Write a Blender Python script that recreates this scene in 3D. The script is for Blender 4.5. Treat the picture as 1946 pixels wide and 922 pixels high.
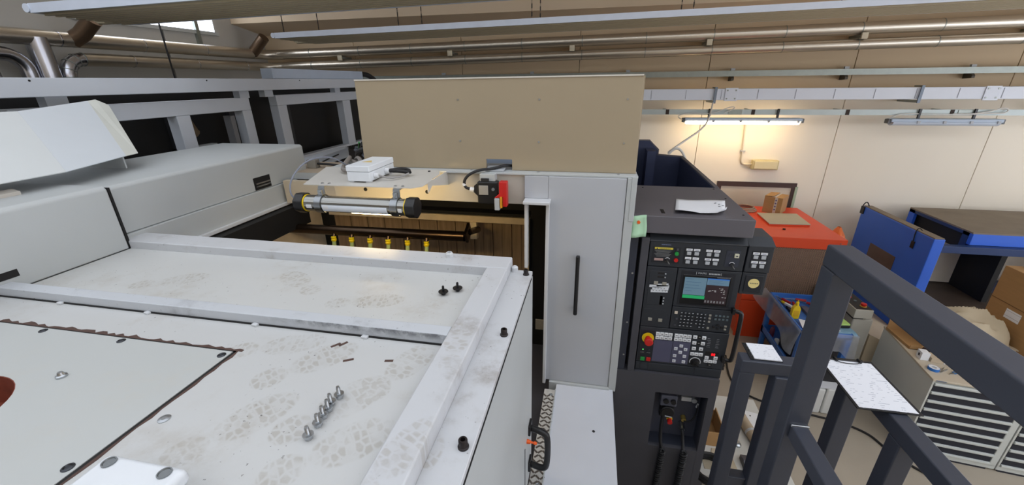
import bpy, bmesh, math, random
from mathutils import Vector, Matrix
for o in list(bpy.data.objects):
    bpy.data.objects.remove(o, do_unlink=True)
rnd = random.Random(11)
scene = bpy.context.scene
C = scene.collection
PI = math.pi

# ------------------------------------------------------------------ camera
def make_camera():
    f, p, y, r = 772.25, 0.378006, 0.195738, 0.0121537
    cy, sy = math.cos(y), math.sin(y)
    fwd = Vector((-sy*math.cos(p), cy*math.cos(p), -math.sin(p)))
    right = Vector((cy, sy, 0)); down = fwd.cross(right)
    cr, sr = math.cos(r), math.sin(r)
    r2 = right*cr + down*sr; d2 = down*cr - right*sr
    cd = bpy.data.cameras.new('camera'); cam = bpy.data.objects.new('camera', cd)
    C.objects.link(cam)
    m = Matrix((( r2.x, -d2.x, -fwd.x, 0), (r2.y, -d2.y, -fwd.y, 0), (r2.z, -d2.z, -fwd.z, 3.7), (0, 0, 0, 1)))
    cam.matrix_world = m
    cd.sensor_fit = 'HORIZONTAL'; cd.sensor_width = 36.0; cd.lens = f/1946*36.0
    cd.clip_start = 0.03; cd.clip_end = 100
    scene.camera = cam
make_camera()

# ------------------------------------------------------------------ world, exposure
w = bpy.data.worlds.new('world'); scene.world = w; w.use_nodes = True
w.node_tree.nodes['Background'].inputs[0].default_value = (0.80, 0.90, 1.0, 1)
w.node_tree.nodes['Background'].inputs[1].default_value = 0.6
vs = scene.view_settings
vs.view_transform = 'Standard'; vs.look = 'None'; vs.gamma = 1.0; vs.use_curve_mapping = False
vs.exposure = 0.0
SIDE_STRENGTH = 3.2       # light of the side windows added out of view
SKY_STRENGTH = 1.32        # daylight through the roof glazing
TUBE_STRENGTH = 15.0      # lit batten lamp on the back wall
WORK_STRENGTH = 40.0      # sealed work lamp of the machine

# ------------------------------------------------------------------ materials
def lin(c):
    out = []
    for v in c:
        v = v/255.0
        out.append(v/12.92 if v <= .04045 else ((v+.055)/1.055)**2.4)
    return tuple(out)+(1.0,)

MATS = {}
def mat(name, col, rough=.5, metal=0.0, var=.06, scale=6.0, bump=0.0, bscale=60.0, spec=.5, stretch=None, coat=0.0):
    if name in MATS: return MATS[name]
    m = bpy.data.materials.new(name); m.use_nodes = True; nt = m.node_tree
    b = nt.nodes['Principled BSDF']; c = lin(col)
    b.inputs['Base Color'].default_value = c
    b.inputs['Roughness'].default_value = rough; b.inputs['Metallic'].default_value = metal
    b.inputs['Specular IOR Level'].default_value = spec
    if coat: b.inputs['Coat Weight'].default_value = coat
    tc = nt.nodes.new('ShaderNodeTexCoord'); src = tc.outputs['Object']
    if stretch:
        mp = nt.nodes.new('ShaderNodeMapping'); mp.inputs['Scale'].default_value = stretch
        nt.links.new(src, mp.inputs[0]); src = mp.outputs[0]
    if var:
        n = nt.nodes.new('ShaderNodeTexNoise'); n.inputs['Scale'].default_value = scale; n.inputs['Detail'].default_value = 5
        nt.links.new(src, n.inputs['Vector'])
        mx = nt.nodes.new('ShaderNodeMix'); mx.data_type = 'RGBA'
        mx.inputs['A'].default_value = tuple(v*(1-var*1.6) for v in c[:3])+(1,)
        mx.inputs['B'].default_value = tuple(min(1, v*(1+var*1.3)) for v in c[:3])+(1,)
        nt.links.new(n.outputs['Fac'], mx.inputs['Factor']); nt.links.new(mx.outputs['Result'], b.inputs['Base Color'])
    if bump:
        n2 = nt.nodes.new('ShaderNodeTexNoise'); n2.inputs['Scale'].default_value = bscale
        nt.links.new(src, n2.inputs['Vector'])
        bp = nt.nodes.new('ShaderNodeBump'); bp.inputs['Strength'].default_value = bump; bp.inputs['Distance'].default_value = .01
        nt.links.new(n2.outputs['Fac'], bp.inputs['Height']); nt.links.new(bp.outputs['Normal'], b.inputs['Normal'])
    MATS[name] = m
    return m

def emit(name, col, strength):
    if name in MATS: return MATS[name]
    m = bpy.data.materials.new(name); m.use_nodes = True; nt = m.node_tree
    b = nt.nodes['Principled BSDF']; c = lin(col)
    b.inputs['Base Color'].default_value = c
    b.inputs['Emission Color'].default_value = c; b.inputs['Emission Strength'].default_value = strength
    MATS[name] = m
    return m

def clear(name, col, alpha=.35):
    """Thin translucent film: part see-through, part diffuse from both sides."""
    if name in MATS: return MATS[name]
    m = bpy.data.materials.new(name); m.use_nodes = True; nt = m.node_tree; N = nt.nodes
    for n in list(N):
        if n.type == 'BSDF_PRINCIPLED': N.remove(n)
    out = [n for n in N if n.type == 'OUTPUT_MATERIAL'][0]
    d = N.new('ShaderNodeBsdfDiffuse'); t = N.new('ShaderNodeBsdfTranslucent'); tr = N.new('ShaderNodeBsdfTransparent'); g = N.new('ShaderNodeBsdfGlossy')
    d.inputs[0].default_value = lin(col); t.inputs[0].default_value = lin(col); g.inputs['Roughness'].default_value = .25
    m1 = N.new('ShaderNodeMixShader'); m2 = N.new('ShaderNodeMixShader'); m3 = N.new('ShaderNodeMixShader')
    tc = N.new('ShaderNodeTexCoord'); no = N.new('ShaderNodeTexNoise'); no.inputs['Scale'].default_value = 7; nt.links.new(tc.outputs['Object'], no.inputs['Vector'])
    mr = N.new('ShaderNodeMapRange'); mr.inputs['From Min'].default_value = .35; mr.inputs['From Max'].default_value = .65
    mr.inputs['To Min'].default_value = alpha*.85; mr.inputs['To Max'].default_value = min(1, alpha*1.15); nt.links.new(no.outputs['Fac'], mr.inputs['Value'])
    nt.links.new(d.outputs[0], m1.inputs[1]); nt.links.new(t.outputs[0], m1.inputs[2])
    m2.inputs[0].default_value = .08; nt.links.new(m1.outputs[0], m2.inputs[1]); nt.links.new(g.outputs[0], m2.inputs[2])
    nt.links.new(mr.outputs[0], m3.inputs[0]); nt.links.new(tr.outputs[0], m3.inputs[1]); nt.links.new(m2.outputs[0], m3.inputs[2])
    nt.links.new(m3.outputs[0], out.inputs[0])
    MATS[name] = m
    return m

def dirty(name, col, dirt=(176, 166, 150), amount=.5, rough=.42, prints=(), spots=True, nscale=2.2, smear=None):
    """Painted sheet with smudges, fine specks and, where given, dusty boot prints (x, y, angle, length, width)."""
    m = bpy.data.materials.new(name); m.use_nodes = True; nt = m.node_tree; N = nt.nodes; L = nt.links
    b = N['Principled BSDF']; b.inputs['Roughness'].default_value = rough
    g = N.new('ShaderNodeNewGeometry'); pos = g.outputs['Position']
    def noise(sc, det=6, ro=.6):
        n = N.new('ShaderNodeTexNoise'); n.inputs['Scale'].default_value = sc; n.inputs['Detail'].default_value = det
        n.inputs['Roughness'].default_value = ro; L.new(pos, n.inputs['Vector']); return n.outputs['Fac']
    def ramp(v, a, c_):
        r = N.new('ShaderNodeMapRange'); r.inputs['From Min'].default_value = a; r.inputs['From Max'].default_value = c_
        r.clamp = True; r.interpolation_type = 'SMOOTHSTEP'; L.new(v, r.inputs['Value']); return r.outputs['Result']
    def op(o, a, c_):
        n = N.new('ShaderNodeMath'); n.operation = o
        for k, v in enumerate((a, c_)):
            if isinstance(v, (int, float)): n.inputs[k].default_value = v
            else: L.new(v, n.inputs[k])
        return n.outputs[0]
    def mix(f, a, c_):
        n = N.new('ShaderNodeMix'); n.data_type = 'RGBA'
        if isinstance(f, (int, float)): n.inputs['Factor'].default_value = f
        else: L.new(f, n.inputs['Factor'])
        for k, v in (('A', a), ('B', c_)):
            if isinstance(v, tuple): n.inputs[k].default_value = v
            else: L.new(v, n.inputs[k])
        return n.outputs['Result']
    base = mix(noise(1.1), tuple(v*.93 for v in lin(col)[:3])+(1,), lin(col))
    sm = op('MULTIPLY', ramp(noise(nscale, 8, .65), .5, .72), amount)
    sm = op('MULTIPLY', sm, ramp(noise(14, 6, .7), .35, .65))
    out = mix(sm, base, lin(dirt))
    tot = None
    for (x, y, a, ln, wd) in prints:
        mp = N.new('ShaderNodeMapping'); mp.vector_type = 'TEXTURE'
        mp.inputs['Location'].default_value = (x, y, 2.94); mp.inputs['Rotation'].default_value = (0, 0, a)
        L.new(pos, mp.inputs[0])
        def ell(cx, l, ww):
            m2 = N.new('ShaderNodeMapping'); m2.vector_type = 'TEXTURE'
            m2.inputs['Location'].default_value = (cx, 0, 0); m2.inputs['Scale'].default_value = (l, ww, 50)
            L.new(mp.outputs[0], m2.inputs[0])
            ve = N.new('ShaderNodeVectorMath'); ve.operation = 'LENGTH'; L.new(m2.outputs[0], ve.inputs[0])
            return ramp(ve.outputs['Value'], 1.0, .86)
        mask = op('MAXIMUM', ell(ln*.16, ln*.34, wd*.5), ell(-ln*.33, ln*.17, wd*.38))
        m3 = N.new('ShaderNodeMapping'); m3.inputs['Scale'].default_value = (1.0, .62, 0.0); L.new(mp.outputs[0], m3.inputs[0])
        vo = N.new('ShaderNodeTexVoronoi'); vo.feature = 'DISTANCE_TO_EDGE'; vo.inputs['Scale'].default_value = 58
        vo.inputs['Randomness'].default_value = .6
        L.new(m3.outputs[0], vo.inputs['Vector'])
        tr = ramp(vo.outputs['Distance'], .04, .24)
        k = op('MULTIPLY', mask, op('ADD', op('MULTIPLY', tr, .8), .2))
        tot = k if tot is None else op('MAXIMUM', tot, k)
    if tot is not None:
        tot = op('MULTIPLY', tot, ramp(noise(8, 5, .7), .28, .62))
        out = mix(op('MULTIPLY', tot, .45), out, lin((150, 141, 126)))
    if smear:
        sx = N.new('ShaderNodeSeparateXYZ'); L.new(pos, sx.inputs[0])
        k = op('MULTIPLY', ramp(sx.outputs['X'], smear[0], smear[1]), op('MULTIPLY', ramp(sx.outputs['Z'], smear[2], smear[3]), ramp(sx.outputs['Z'], 2.9778, 2.9755)))
        k = op('MULTIPLY', k, ramp(noise(11, 6, .7), .36, .62))
        out = mix(op('MULTIPLY', k, .75), out, lin((58, 58, 64)))
    if spots:
        sp = op('MULTIPLY', ramp(noise(95, 2, .5), .70, .74), ramp(noise(3.1, 3), .45, .6))
        out = mix(op('MULTIPLY', sp, .75), out, lin((70, 64, 60)))
    L.new(out, b.inputs['Base Color'])
    MATS[name] = m
    return m

def printed(name, paper=(236, 238, 244), ink=(120, 124, 140), pitch=.012, dens=.52, axis='Y', sx=60):
    """Paper with rows of small illegible print."""
    m = bpy.data.materials.new(name); m.use_nodes = True; nt = m.node_tree; N = nt.nodes; L = nt.links
    b = N['Principled BSDF']; b.inputs['Roughness'].default_value = .7
    tc = N.new('ShaderNodeTexCoord'); s = N.new('ShaderNodeSeparateXYZ'); L.new(tc.outputs['Object'], s.inputs[0])
    def op(o, a, c_):
        n = N.new('ShaderNodeMath'); n.operation = o
        for k, v in enumerate((a, c_)):
            if isinstance(v, (int, float)): n.inputs[k].default_value = v
            else: L.new(v, n.inputs[k])
        return n.outputs[0]
    ro = op('DIVIDE', s.outputs[axis], pitch)
    fr = op('FRACT', ro, 0); row = op('FLOOR', ro, 0)
    line = op('MULTIPLY', op('GREATER_THAN', fr, .45), op('LESS_THAN', fr, .62))
    cb = N.new('ShaderNodeCombineXYZ')
    L.new(op('MULTIPLY', s.outputs['X'], sx), cb.inputs[0]); L.new(op('MULTIPLY', row, 7.31), cb.inputs[1])
    n = N.new('ShaderNodeTexNoise'); n.inputs['Scale'].default_value = 1.0; n.inputs['Detail'].default_value = 1; L.new(cb.outputs[0], n.inputs['Vector'])
    f = op('MULTIPLY', line, op('GREATER_THAN', n.outputs['Fac'], dens))
    mx = N.new('ShaderNodeMix'); mx.data_type = 'RGBA'; L.new(f, mx.inputs['Factor'])
    mx.inputs['A'].default_value = lin(paper); mx.inputs['B'].default_value = lin(ink)
    L.new(mx.outputs['Result'], b.inputs['Base Color'])
    MATS[name] = m
    return m

# ------------------------------------------------------------------ mesh helpers
ORG = {}
class MB:
    def __init__(self): self.v = []; self.f = []
    def add(self, vs, fs):
        n = len(self.v); self.v += [tuple(q) for q in vs]; self.f += [tuple(i+n for i in q) for q in fs]; return self
    def box(self, x0, x1, y0, y1, z0, z1):
        return self.add([(x0,y0,z0),(x1,y0,z0),(x1,y1,z0),(x0,y1,z0),(x0,y0,z1),(x1,y0,z1),(x1,y1,z1),(x0,y1,z1)],
            [(0,3,2,1),(4,5,6,7),(0,1,5,4),(1,2,6,5),(2,3,7,6),(3,0,4,7)])
    def obox(self, c, s, rot=(0, 0, 0)):
        from mathutils import Euler
        m = Euler(rot).to_matrix(); k = len(self.v)
        self.box(-s[0]/2, s[0]/2, -s[1]/2, s[1]/2, -s[2]/2, s[2]/2)
        for i in range(k, len(self.v)): self.v[i] = tuple(m @ Vector(self.v[i]) + Vector(c))
        return self
    def prism(self, pts, axis, a, b):
        n = len(pts)
        def P(p, t): return {'x': (t, p[0], p[1]), 'y': (p[0], t, p[1]), 'z': (p[0], p[1], t)}[axis]
        vs = [P(p, a) for p in pts]+[P(p, b) for p in pts]
        fs = [tuple(range(n))[::-1], tuple(range(n, 2*n))]+[(i, (i+1) % n, (i+1) % n+n, i+n) for i in range(n)]
        return self.add(vs, fs)
    def cyl(self, p0, p1, r0, r1=None, n=16):
        r1 = r0 if r1 is None else r1
        p0 = Vector(p0); p1 = Vector(p1); d = (p1-p0).normalized()
        u = d.orthogonal().normalized(); w_ = d.cross(u); vs = []
        for p, r in ((p0, r0), (p1, r1)):
            for i in range(n):
                a = 2*PI*i/n; vs.append(p+(u*math.cos(a)+w_*math.sin(a))*r)
        fs = [tuple(range(n))[::-1], tuple(range(n, 2*n))]+[(i, (i+1) % n, (i+1) % n+n, i+n) for i in range(n)]
        return self.add(vs, fs)
    def ring(self, p0, p1, ro, ri, n=20):
        p0 = Vector(p0); p1 = Vector(p1); d = (p1-p0).normalized(); u = d.orthogonal().normalized(); w_ = d.cross(u); vs = []
        for p, r in ((p0, ro), (p1, ro), (p1, ri), (p0, ri)):
            for i in range(n):
                a = 2*PI*i/n; vs.append(p+(u*math.cos(a)+w_*math.sin(a))*r)
        fs = []
        for k in range(4):
            for i in range(n): fs.append((k*n+i, k*n+(i+1) % n, ((k+1) % 4)*n+(i+1) % n, ((k+1) % 4)*n+i))
        return self.add(vs, fs)
    def tube(self, pts, r, n=8, smooth=0):
        P = [Vector(p) for p in pts]
        for _ in range(smooth):
            Q = [P[0]]
            for a, b in zip(P[:-1], P[1:]): Q += [a*.75+b*.25, a*.25+b*.75]
            P = Q+[P[-1]]
        t0 = (P[1]-P[0]).normalized(); u = t0.orthogonal().normalized(); vs = []
        for i, p in enumerate(P):
            t = (P[min(i+1, len(P)-1)]-P[max(i-1, 0)]).normalized()
            u = (u-t*u.dot(t)); u = u.normalized() if u.length > 1e-6 else t.orthogonal().normalized()
            w_ = t.cross(u)
            for k in range(n):
                a = 2*PI*k/n; vs.append(p+(u*math.cos(a)+w_*math.sin(a))*r)
        fs = []
        for i in range(len(P)-1):
            for k in range(n): fs.append((i*n+k, i*n+(k+1) % n, (i+1)*n+(k+1) % n, (i+1)*n+k))
        fs.append(tuple(range(n))[::-1]); fs.append(tuple(range((len(P)-1)*n, len(P)*n)))
        return self.add(vs, fs)
    def lathe(self, prof, c, n=20):
        vs = []; fs = []
        for r, h in prof:
            for i in range(n):
                a = 2*PI*i/n; vs.append((c[0]+r*math.cos(a), c[1]+r*math.sin(a), c[2]+h))
        m = len(prof)
        for j in range(m-1):
            for i in range(n): fs.append((j*n+i, j*n+(i+1) % n, (j+1)*n+(i+1) % n, (j+1)*n+i))
        fs.append(tuple(range(n))[::-1]); fs.append(tuple(range((m-1)*n, m*n)))
        return self.add(vs, fs)
    def grid(self, pts, nx):
        """pts: rows of nx points"""
        ny = len(pts)//nx
        return self.add(pts, [(j*nx+i, j*nx+i+1, (j+1)*nx+i+1, (j+1)*nx+i) for j in range(ny-1) for i in range(nx-1)])
    def mesh(self, name, off=(0, 0, 0)):
        me = bpy.data.meshes.new(name)
        me.from_pydata([(a-off[0], b-off[1], c-off[2]) for a, b, c in self.v], [], self.f)
        bm = bmesh.new(); bm.from_mesh(me); bmesh.ops.recalc_face_normals(bm, faces=bm.faces); bm.to_mesh(me); bm.free()
        return me
    def build(self, name, m, parent=None, bev=0, smooth=False, local=False, solid=0, label=None, seg=2):
        if parent is not None:
            off = (0, 0, 0) if local else ORG[parent.name]
        else:
            xs, ys, zs = zip(*self.v)
            off = ((min(xs)+max(xs))/2, (min(ys)+max(ys))/2, min(zs))
        me = self.mesh(name, off); o = bpy.data.objects.new(name, me); C.objects.link(o)
        if parent is not None: o.parent = parent
        else: o.location = off
        ORG[o.name] = off
        me.materials.append(m)
        if smooth:
            for p in me.polygons: p.use_smooth = True
            me.set_sharp_from_angle(angle=math.radians(38))
        if solid:
            s = o.modifiers.new('thickness', 'SOLIDIFY'); s.thickness = solid; s.offset = 0
        if bev:
            k = o.modifiers.new('edge', 'BEVEL'); k.width = bev; k.segments = seg; k.limit_method = 'ANGLE'; k.angle_limit = math.radians(40)
            for p in me.polygons: p.use_smooth = True
            k.harden_normals = True
        if label: o['label'] = label
        return o

def B(*a): return MB().box(*a)
def tag(o, label, cat, group=None):
    o['label'] = label; o['category'] = cat
    if group: o['group'] = group
    return o
def thing(name, label, cat, loc=(0, 0, 0), rz=0, group=None):
    o = bpy.data.objects.new(name, None); C.objects.link(o); o.location = loc; o.rotation_euler = (0, 0, rz)
    o.empty_display_size = .05
    ORG[o.name] = tuple(loc)
    return tag(o, label, cat, group)
def struct(o): o['kind'] = 'structure'; return o
def textmesh(body, size, name, m, parent, at, rot=(PI/2, 0, 0), local=False, align='CENTER'):
    cu = bpy.data.curves.new(name, 'FONT'); cu.body = body; cu.size = size; cu.align_x = align; cu.align_y = 'CENTER'; cu.extrude = .0003
    cu.resolution_u = 2
    t = bpy.data.objects.new(name+'_tmp', cu); C.objects.link(t)
    bpy.context.view_layer.update()
    me = bpy.data.meshes.new_from_object(t.evaluated_get(bpy.context.evaluated_depsgraph_get()))
    bpy.data.objects.remove(t, do_unlink=True)
    o = bpy.data.objects.new(name, me); C.objects.link(o); o.parent = parent
    off = (0, 0, 0) if local else ORG[parent.name]
    o.location = (at[0]-off[0], at[1]-off[1], at[2]-off[2]); o.rotation_euler = rot
    me.materials.clear(); me.materials.append(m); ORG[o.name] = off
    return o

# palette
white = mat('white_paint', (206, 208, 210), .4, var=.03, scale=3)
whiteg = mat('grey_white_paint', (184, 188, 188), .42, var=.04, scale=2.5)
beige = mat('beige_paint', (164, 149, 124), .38, var=.03, scale=2)
slate = mat('slate_paint', (70, 70, 76), .5, var=.06, scale=9, bump=.03, bscale=300)
slate2 = mat('blue_slate_paint', (48, 52, 64), .45, var=.05, scale=8)
consolem = mat('console_black', (42, 46, 52), .45, var=.04, scale=10)
consoled = mat('console_dark', (30, 33, 40), .45, var=.04, scale=10)
navy = mat('trough_blue', (48, 56, 84), .6, var=.06)
black = mat('black_plastic', (20, 20, 22), .4, var=.1, scale=30)
flat_black = mat('matt_black', (14, 13, 13), .7, var=.2, scale=12)  # for black parts, and for shade put into the colour of gaps and interiors
rubber = mat('black_rubber', (26, 26, 28), .6, var=.08)
steel = mat('zinc_steel', (186, 190, 194), .28, metal=1.0, var=.08, scale=40)
galv = mat('galvanised_steel', (150, 156, 150), .45, metal=.7, var=.1, scale=14)
alu = mat('aluminium_strip', (206, 211, 208), .42, metal=.2, var=.04)
red = mat('signal_red', (196, 34, 30), .4, var=.03)
green = mat('signal_green', (30, 140, 62), .4, var=.03)
yellow = mat('signal_yellow', (230, 196, 24), .4, var=.03)
cardb = mat('cardboard', (172, 134, 88), .75, var=.08, scale=5, stretch=(1, 1, 9))
paper = mat('white_paper', (232, 234, 238), .7, var=.02)
keygrey = mat('key_grey', (176, 180, 184), .5, var=.02)
keywhite = mat('key_white', (226, 228, 230), .5, var=.02)
ink = mat('printed_ink', (60, 62, 70), .6, var=0)
# ================================================================== building
concrete = mat('floor_concrete', (170, 160, 144), .55, var=.12, scale=1.7, bump=.04, bscale=20)
wallm = mat('wall_plaster', (243, 234, 216), .75, var=.02, scale=1.2)
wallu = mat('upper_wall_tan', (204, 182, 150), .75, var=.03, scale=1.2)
wallg = mat('gable_panel', (186, 184, 178), .7, var=.03, scale=1.2)
roofm = mat('roof_board', (222, 202, 174), .8, var=.05, scale=1.3)
struct(B(-6.6, 9.4, -7.3, 8.0, -.12, 0).build('floor', concrete))
wb = struct(B(-6.6, 9.4, 7.66, 7.9, 0, 4.75).build('wall_back', wallm))
edges = [1.765+2.07*k for k in range(-4, 4)]
xs = [-6.3]+edges+[9.0]
for a, b in zip(xs[:-1], xs[1:]):
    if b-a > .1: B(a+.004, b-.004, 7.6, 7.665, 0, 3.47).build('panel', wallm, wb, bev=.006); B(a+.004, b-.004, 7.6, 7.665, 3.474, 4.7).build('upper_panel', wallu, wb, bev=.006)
wl = struct(B(-6.6, -6.36, -7.3, 7.9, 0, 7.6).build('wall_left', wallg))
for k in range(7):
    B(-6.365, -6.3, -6.4+2.0*k+.008, -4.4+2.0*k-.008, 0, 7.5).build('panel', wallg, wl, bev=.006)
struct(B(9.0, 9.25, -7.3, 7.9, 0, 7.6).build('wall_right', wallm))
struct(B(-6.6, 9.4, -7.3, -7.0, 0, 4.75).build('wall_front', wallm))
RY, RZ = 0.0, 6.7
def roofz(y): return 4.7+(RZ-4.7)*((7.6-y)/(7.6-RY) if y > RY else (y+7.0)/(RY+7.0))
ce = MB()
for y0, y1 in ((7.9, 2.6), (-3.2, -7.3)):
    ce.prism([(y0, roofz(y0)), (y1, roofz(y1)), (y1, roofz(y1)+.2), (y0, roofz(y0)+.2)], 'x', -6.6, 9.4)
struct(ce.build('ceiling', roofm))
# glazed ridge of the roof: mullions and panes
gl = emit('daylight_glazing', (240, 245, 253), SKY_STRENGTH)
wf = struct(MB().prism([(2.62, roofz(2.62)), (2.5, roofz(2.5)), (2.5, roofz(2.5)+.2), (2.62, roofz(2.62)+.2)], 'x', -6.6, 9.4).build('window_1', white))
for k in range(9):
    x = -6.3+k*15.3/8
    for ya, yb in ((2.5, RY), (RY, -3.2)):
        MB().prism([(ya, roofz(ya)-.02), (yb, roofz(yb)-.02), (yb, roofz(yb)+.12), (ya, roofz(ya)+.12)], 'x', x-.04, x+.04).build('mullion', white, wf)
        if k < 8: MB().prism([(ya, roofz(ya)+.04), (yb, roofz(yb)+.04), (yb, roofz(yb)+.06), (ya, roofz(ya)+.06)], 'x', x+.04, x+15.3/8-.04).build('pane', gl, wf)
# side windows out of view, added to brighten the back wall and floor
w3 = struct(B(8.93, 9.0, -6.0, 6.6, 1.15, 1.25).build('added_window', white))
gs3 = emit('added_glazing', (240, 244, 255), SIDE_STRENGTH)
for k in range(7):
    y = -6.0+1.8*k
    B(8.94, 8.998, y-.04, y+.04, 1.25, 4.3).build('mullion', white, w3)
    if k < 7: B(8.97, 8.985, y+.04, min(y+1.76, 6.6), 1.25, 4.25).build('pane', gs3, w3)
# high window in the gable wall
w2 = struct(MB().prism([(4.5, 4.46), (6.55, 4.46), (6.55, 4.51), (4.5, 4.51)], 'x', -6.32, -6.26).build('window_2', whiteg))
gl2 = emit('gable_glazing', (232, 240, 255), 4.0)
B(-6.31, -6.29, 4.5, 6.5, 4.5, 5.5).build('pane', gl2, w2)
B(-6.31, -6.25, 6.12, 6.18, 4.25, 5.5).build('mullion', galv, w2)
B(-6.31, -6.25, 4.45, 4.52, 4.46, 5.5).build('mullion', whiteg, w2)
# roof beam across the hall
tr = struct(MB().prism([(7.6, 4.56), (6.9, 4.68), (6.9, 4.84), (7.6, 4.72)], 'x', -6.3, 9.0).build('trim_1', roofm))

# door in the back wall
dr = struct(MB().prism([(2.19, 0), (2.19, 2.03), (3.45, 2.03), (3.45, 0), (3.38, 0), (3.38, 1.95), (2.26, 1.95), (2.26, 0)], 'y', 7.57, 7.62).build('door_1', mat('door_frame_brown', (66, 46, 42), .5)))
B(2.26, 3.38, 7.585, 7.61, .01, 1.95).build('door_leaf', mat('door_leaf', (206, 198, 180), .6, var=.05, scale=3), dr)
B(3.43, 3.47, 7.56, 7.6, 0, 1.97).build('door_seal', mat('door_seal', (168, 186, 160), .6), dr)

# ------------------------------------------------------------------ pipes
clad = mat('pipe_cladding', (204, 196, 182), .32, metal=.9, var=.05, scale=3)
cladb = mat('bright_cladding', (196, 198, 206), .24, metal=1.0, var=.06, scale=5)
SL = .0145
def hz(z0, x): return z0+SL*(x+6.0)
def arc(c, r, a0, a1, u, v, n=7):
    c = Vector(c); u = Vector(u); v = Vector(v)
    return [c+u*(r*math.cos(a0+(a1-a0)*i/n))+v*(r*math.sin(a0+(a1-a0)*i/n)) for i in range(n+1)]
def rings(root, r, run, axis, step, m):
    a, b = Vector(run[0]), Vector(run[1]); L_ = (b-a).length; d = (b-a)/L_; k = step*.6
    while k < L_:
        MB().ring(a+d*(k-.006), a+d*(k+.006), r+.003, r-.004, 18).build('joint_ring', m, root, smooth=True); k += step
def hall_pipe(z0, r, ystart, label):
    root = thing('insulated_pipe', label, 'pipe', (-6.05, 7.35, z0), group='insulated pipes round the hall')
    ya = 7.05
    MB().tube([(-6.05, ystart, z0), (-6.05, ya, z0)], r, 20).build('wall_run', clad, root, smooth=True)
    MB().tube([(-6.05, ya, z0)]+arc((-5.75, ya, z0), .3, PI, PI/2, (1, 0, 0), (0, 1, 0), 8)+[(-5.74, 7.35, hz(z0, -5.74))], r, 20).build('elbow', clad, root, smooth=True)
    p0, p1 = (-5.75, 7.35, hz(z0, -5.75)), (8.98, 7.35, hz(z0, 9))
    MB().tube([p0, p1], r, 20).build('wall_run', clad, root, smooth=True)
    rings(root, r, (p0, p1), 'x', .98, galv)
    rings(root, r, ((-6.05, ystart, z0), (-6.05, ya, z0)), 'y', .95, cladb)
    return root
p1 = hall_pipe(4.205, .081, -6.0, 'upper metal clad pipe running round the walls under the roof')
MB().tube([(-6.05, 3.87, 4.205), (-6.05, 3.87, 3.3)], .1, 20).build('branch', cladb, p1, smooth=True)
MB().tube([(-6.05, 4.22, 4.2), (-5.95, 4.27, 4.27), (-5.75, 4.3, 4.42)], .085, 14).build('branch', mat('brown_cladding', (120, 100, 82), .35, metal=.8), p1, smooth=True)
MB().tube([(-6.05, 6.95, 4.21), (-5.9, 6.95, 4.33), (-5.75, 6.95, 4.46)], .085, 14).build('branch', MATS['brown_cladding'], p1, smooth=True)
p2 = hall_pipe(4.0, .073, 4.25, 'lower metal clad pipe below the upper one, with a bend down at its end')
MB().tube(arc((-6.05, 4.25, 3.8), .2, PI/2, PI, (0, 1, 0), (0, 0, 1), 8)+[(-6.05, 4.05, 3.3)], .074, 18).build('elbow', cladb, p2, smooth=True)
for k in range(5):
    a = PI/2+k*PI/8; c = Vector((-6.05, 4.25+.2*math.cos(a), 3.8+.2*math.sin(a))); t = Vector((0, -math.sin(a), math.cos(a)))
    MB().ring(c-t*.004, c+t*.004, .078, .07, 18).build('joint_ring', galv, p2, smooth=True)
p3 = thing('insulated_pipe', 'bright clad pipe bending down beside the thick vertical branch', 'pipe', (-6.05, 3.5, 3.3), group='insulated pipes round the hall')
MB().tube([(-6.05, 1.6, 4.03), (-6.05, 3.52, 4.03)]+arc((-6.05, 3.52, 3.85), .18, PI/2, 0, (0, 1, 0), (0, 0, 1), 7)+[(-6.05, 3.7, 3.3)], .07, 18).build('pipe_body', cladb, p3, smooth=True)
p4 = thing('insulated_pipe', 'low bright pipe bend at the far left just above the white beam', 'pipe', (-6.05, 3.3, 3.3), group='insulated pipes round the hall')
MB().tube([(-6.05, 1.6, 3.86), (-6.05, 3.25, 3.86)]+arc((-6.05, 3.25, 3.7), .16, PI/2, 0, (0, 1, 0), (0, 0, 1), 7)+[(-6.05, 3.41, 3.3)], .07, 18).build('pipe_body', cladb, p4, smooth=True)
# wall clips holding the pipes
for i, x in enumerate((-4.55, -2.48, -.42, 1.64, 3.69, 5.8)):
    t = thing('pipe_clip', 'pale wall clip between the clad pipes, '+('first from the left corner', 'second from the left corner', 'third from the left corner', 'fourth from the left corner', 'fifth from the left corner', 'last at the right')[i], 'clip', (x, 7.6, hz(4.08, x)), group='wall clips between the pipes')
    B(x-.035, x+.035, 7.28, 7.6, hz(4.085, x), hz(4.125, x)).build('arm', galv, t)
    B(x-.04, x+.04, 7.255, 7.285, hz(4.06, x), hz(4.145, x)).build('face_plate', mat('clip_cream', (206, 196, 170), .5), t, bev=.004)

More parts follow.
